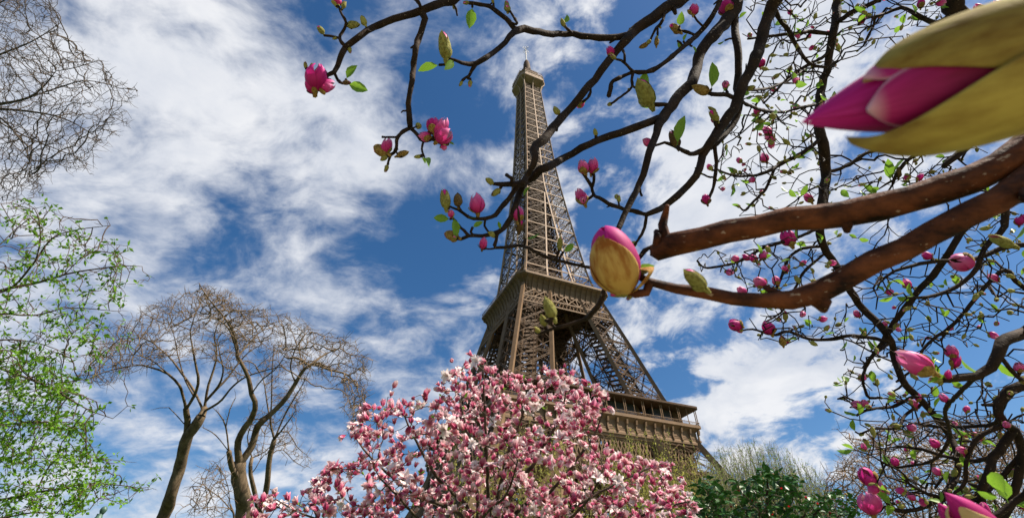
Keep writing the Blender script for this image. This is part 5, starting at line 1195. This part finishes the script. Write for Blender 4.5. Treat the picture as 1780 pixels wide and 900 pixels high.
scale_o = mat('bud_scale_ochre', (.30, .10, .015), (.52, .32, .085), scale=3.6, rough=.8, spec=.2, bump=.2, bscale=26, transl=.10, lo=.42, hi=.60, detail=10, aniso=(1.6, 1.6, .5))
toward = math.atan2(-1, 0)
def gb(pm_, pu, sm, su, x, y, z):
    vx = float(-_f @ x); vy = float(-_f @ y); A = math.atan2(vy, vx)          # angle round the bud that faces the camera
    up = math.pi / 2; sgn = 1 if math.cos(A - up) >= -2 and math.sin(A - up) > 0 else -1
    pf = cone(.185, .36, 2.2)
    shell(pm_, pu, up + sgn * .35, 1.75, 1.0, pf, k=.90, tip_pow=30, rows=20, cols=15)                 # the two petals of the tip
    shell(pm_, pu, up + sgn * 3.0, 1.75, .99, pf, k=.86, tip_pow=30, rows=20, cols=15)
    shell(pm_, pu, up + sgn * .85, .50, 1.0, pf, k=1.0, tip_pow=7, rows=18, cols=11, m=1, t0=.5, t1=.82, splay=.022, foot=1)
    shell(pm_, pu, up + sgn * 1.85, .80, 1.0, pf, k=1.0, tip_pow=6, rows=18, cols=13, m=1, t0=.5, t1=.845, splay=.036, foot=1)
    shell(sm, su, up + sgn * .72, 1.35, .82, egg(.20, .40), k=1.0, tip_pow=3.0, rows=20, cols=17, splay=.055, wob=.002, foot=1)
    shell(sm, su, up + sgn * 2.60, 1.25, .90, egg(.20, .40), k=1.02, tip_pow=2.4, rows=20, cols=17, splay=.115, wob=.002, foot=1)
o, c = big_bud((1390, 216), (2000, 48), .172, .150, gb); o['label'] = 'huge magenta bud at the frame edge'
def gb2(pm_, pu, sm, su, x, y, z):
    vx = float(-_f @ x); vy = float(-_f @ y); A = math.atan2(vy, vx); pf = egg(.33, .46); right_ = 0 if x @ _r > 0 else math.pi
    d_ = ((right_ - A + math.pi) % (2 * math.pi)) - math.pi; s_ = 1 if d_ > 0 else -1
    for k in range(3): shell(pm_, pu, A + s_ * 1.0 + k * 2.09, 1.35, 1.0 - .01 * k, pf, k=.94 - .02 * k, tip_pow=30, rows=16, cols=13)
    shell(sm, su, A - s_ * .62, 1.25, .95, egg(.335, .46), k=1.04, tip_pow=5, rows=18, cols=17, splay=.01, foot=1, wob=.006); shell(sm, su, A - s_ * 2.3, 1.2, .80, egg(.36, .52), k=1.03, tip_pow=3, rows=14, cols=11)
    shell(sm, su, A + s_ * 1.0, .8, .32, egg(.36, .9), k=1.1, tip_pow=2, rows=8, cols=9, splay=.1)
o, c = big_bud((1046, 393), (1093, 512), .36, .366, gb2, scale_o); o['label'] = 'large ochre bud with a magenta tip'
scale_c = mat('bud_scale_cream', (.48, .30, .11), (.62, .46, .22), scale=3, rough=.8, spec=.2, bump=.1, bscale=30, transl=.15)
def gb3(pm_, pu, sm, su, x, y, z):
    vx = float(-_f @ x); vy = float(-_f @ y); A = math.atan2(vy, vx); pf = cone(.22, .42, 1.7)
    for k in range(3): shell(pm_, pu, A + .5 + k * 2.09, 1.3, 1.0 - .02 * k, pf, k=.92 - .03 * k, tip_pow=14, rows=16, cols=11)
    shell(sm, su, A - .25, 1.05, .93, cone(.235, .42, 1.7), k=1.05, tip_pow=3.2, rows=18, cols=15, splay=.02, foot=1); shell(sm, su, A - 1.9, .9, .84, egg(.23, .45), k=1.04, tip_pow=2.4, rows=14, cols=11, splay=.03, foot=1)
big_bud((1640, 854), (1748, 958), .30, .30, gb3, scale_c); big_bud((1628, 872), (1722, 985), .31, .31, gb3, scale_c)
# the shoot that carries the nearest flower, just outside the picture
lmb = MB(); q0 = P(2000, 48, .150); q1 = P(1985, 235, .352); lmb.tube([q1 - tb0, P(2120, 120, .24) - tb0, P(2080, 45, .17) - tb0, q0 - tb0], [.006, .005, .0045, .004], 8); lmb.build('branch', bark_r, froot, smooth=True)

# (the small ones join the rest below)
# small buds and leaves at the ends of the fine twigs
pmm, pmu, smm, smu, lmm, lmu = MB(), [], MB(), [], MB(), []
def into(dst, du, src, uv_, R3, p):
    V = np.array(src.v) @ R3.T + p; b = len(dst.v); dst.v.extend(map(tuple, V)); dst.f.extend([tuple(b + i for i in f_) for f_ in src.f]); dst.mi.extend([0] * len(src.f)); du.extend(uv_)
for (u, v, L, ang, kd, *_x) in SPEC[88:]:
    b, d, sz = place(u, v, L, ang); _, _, a_, b_, c_, d_ = BM[kd, int(rng.integers(5))]; R3 = frame_to(d, rng.uniform(0, 6)) * sz
    into(pmm, pmu, a_, b_, R3, b); into(smm, smu, c_, d_, R3, b)
for i in range(len(N.p)):
    if N.limb[i] >= 0 and (N.rr[i] > .0045 or Wv[i] < -20 or Wz[min(i, len(Wz) - 1)] < .6): continue
    tipn = not N.kids[i]; pr = N.par[i]
    if pr < 0: continue
    d0 = nrm(N.p[i] - N.p[pr]); x = rng.random()
    if N.limb[i] >= 0 and not tipn:
        if x < .018: d = nrm(d0 + rvec()); R3 = frame_to(d, x * 99) * rng.uniform(.006, .012); into(smm, smu, BM['G', 1][4], BM['G', 1][5], R3, N.p[i])
        continue
    if tipn and x < .48 or x < .035:
        kd = 'P' if rng.random() < .15 else 'G'; s = int(rng.integers(9)); _, _, a, b, c, d_ = BM[kd, s]
        R3 = frame_to(nrm(d0 + rvec() * .4 + (0, 0, .3)), x * 50) * (rng.uniform(.011, .020) if kd == 'G' else rng.uniform(.014, .024))
        into(pmm, pmu, a, b, R3, N.p[i]); into(smm, smu, c, d_, R3, N.p[i])
    if (tipn and rng.random() < .17) or rng.random() < .015:
        for k in range(int(rng.integers(1, 3))):
            _, a, b = LM[int(rng.integers(5))]; R3 = frame_to(nrm(d0 * .5 + rvec() * .7 + (0, 0, .4)), rng.uniform(0, 6)) * rng.uniform(.018, .034); into(lmm, lmu, a, b, R3, N.p[i])
mb.build('crown', bark_f, froot, smooth=True)
for (m_, u_, n_, mt_) in ((pmm, pmu, 'small_bud', mg2), (smm, smu, 'small_bud_scale', scale_v), (lmm, lmu, 'small_leaf', leaf_lime)):
    m_.build(n_, mt_, froot, smooth=True, uv=u_)['kind'] = 'stuff'
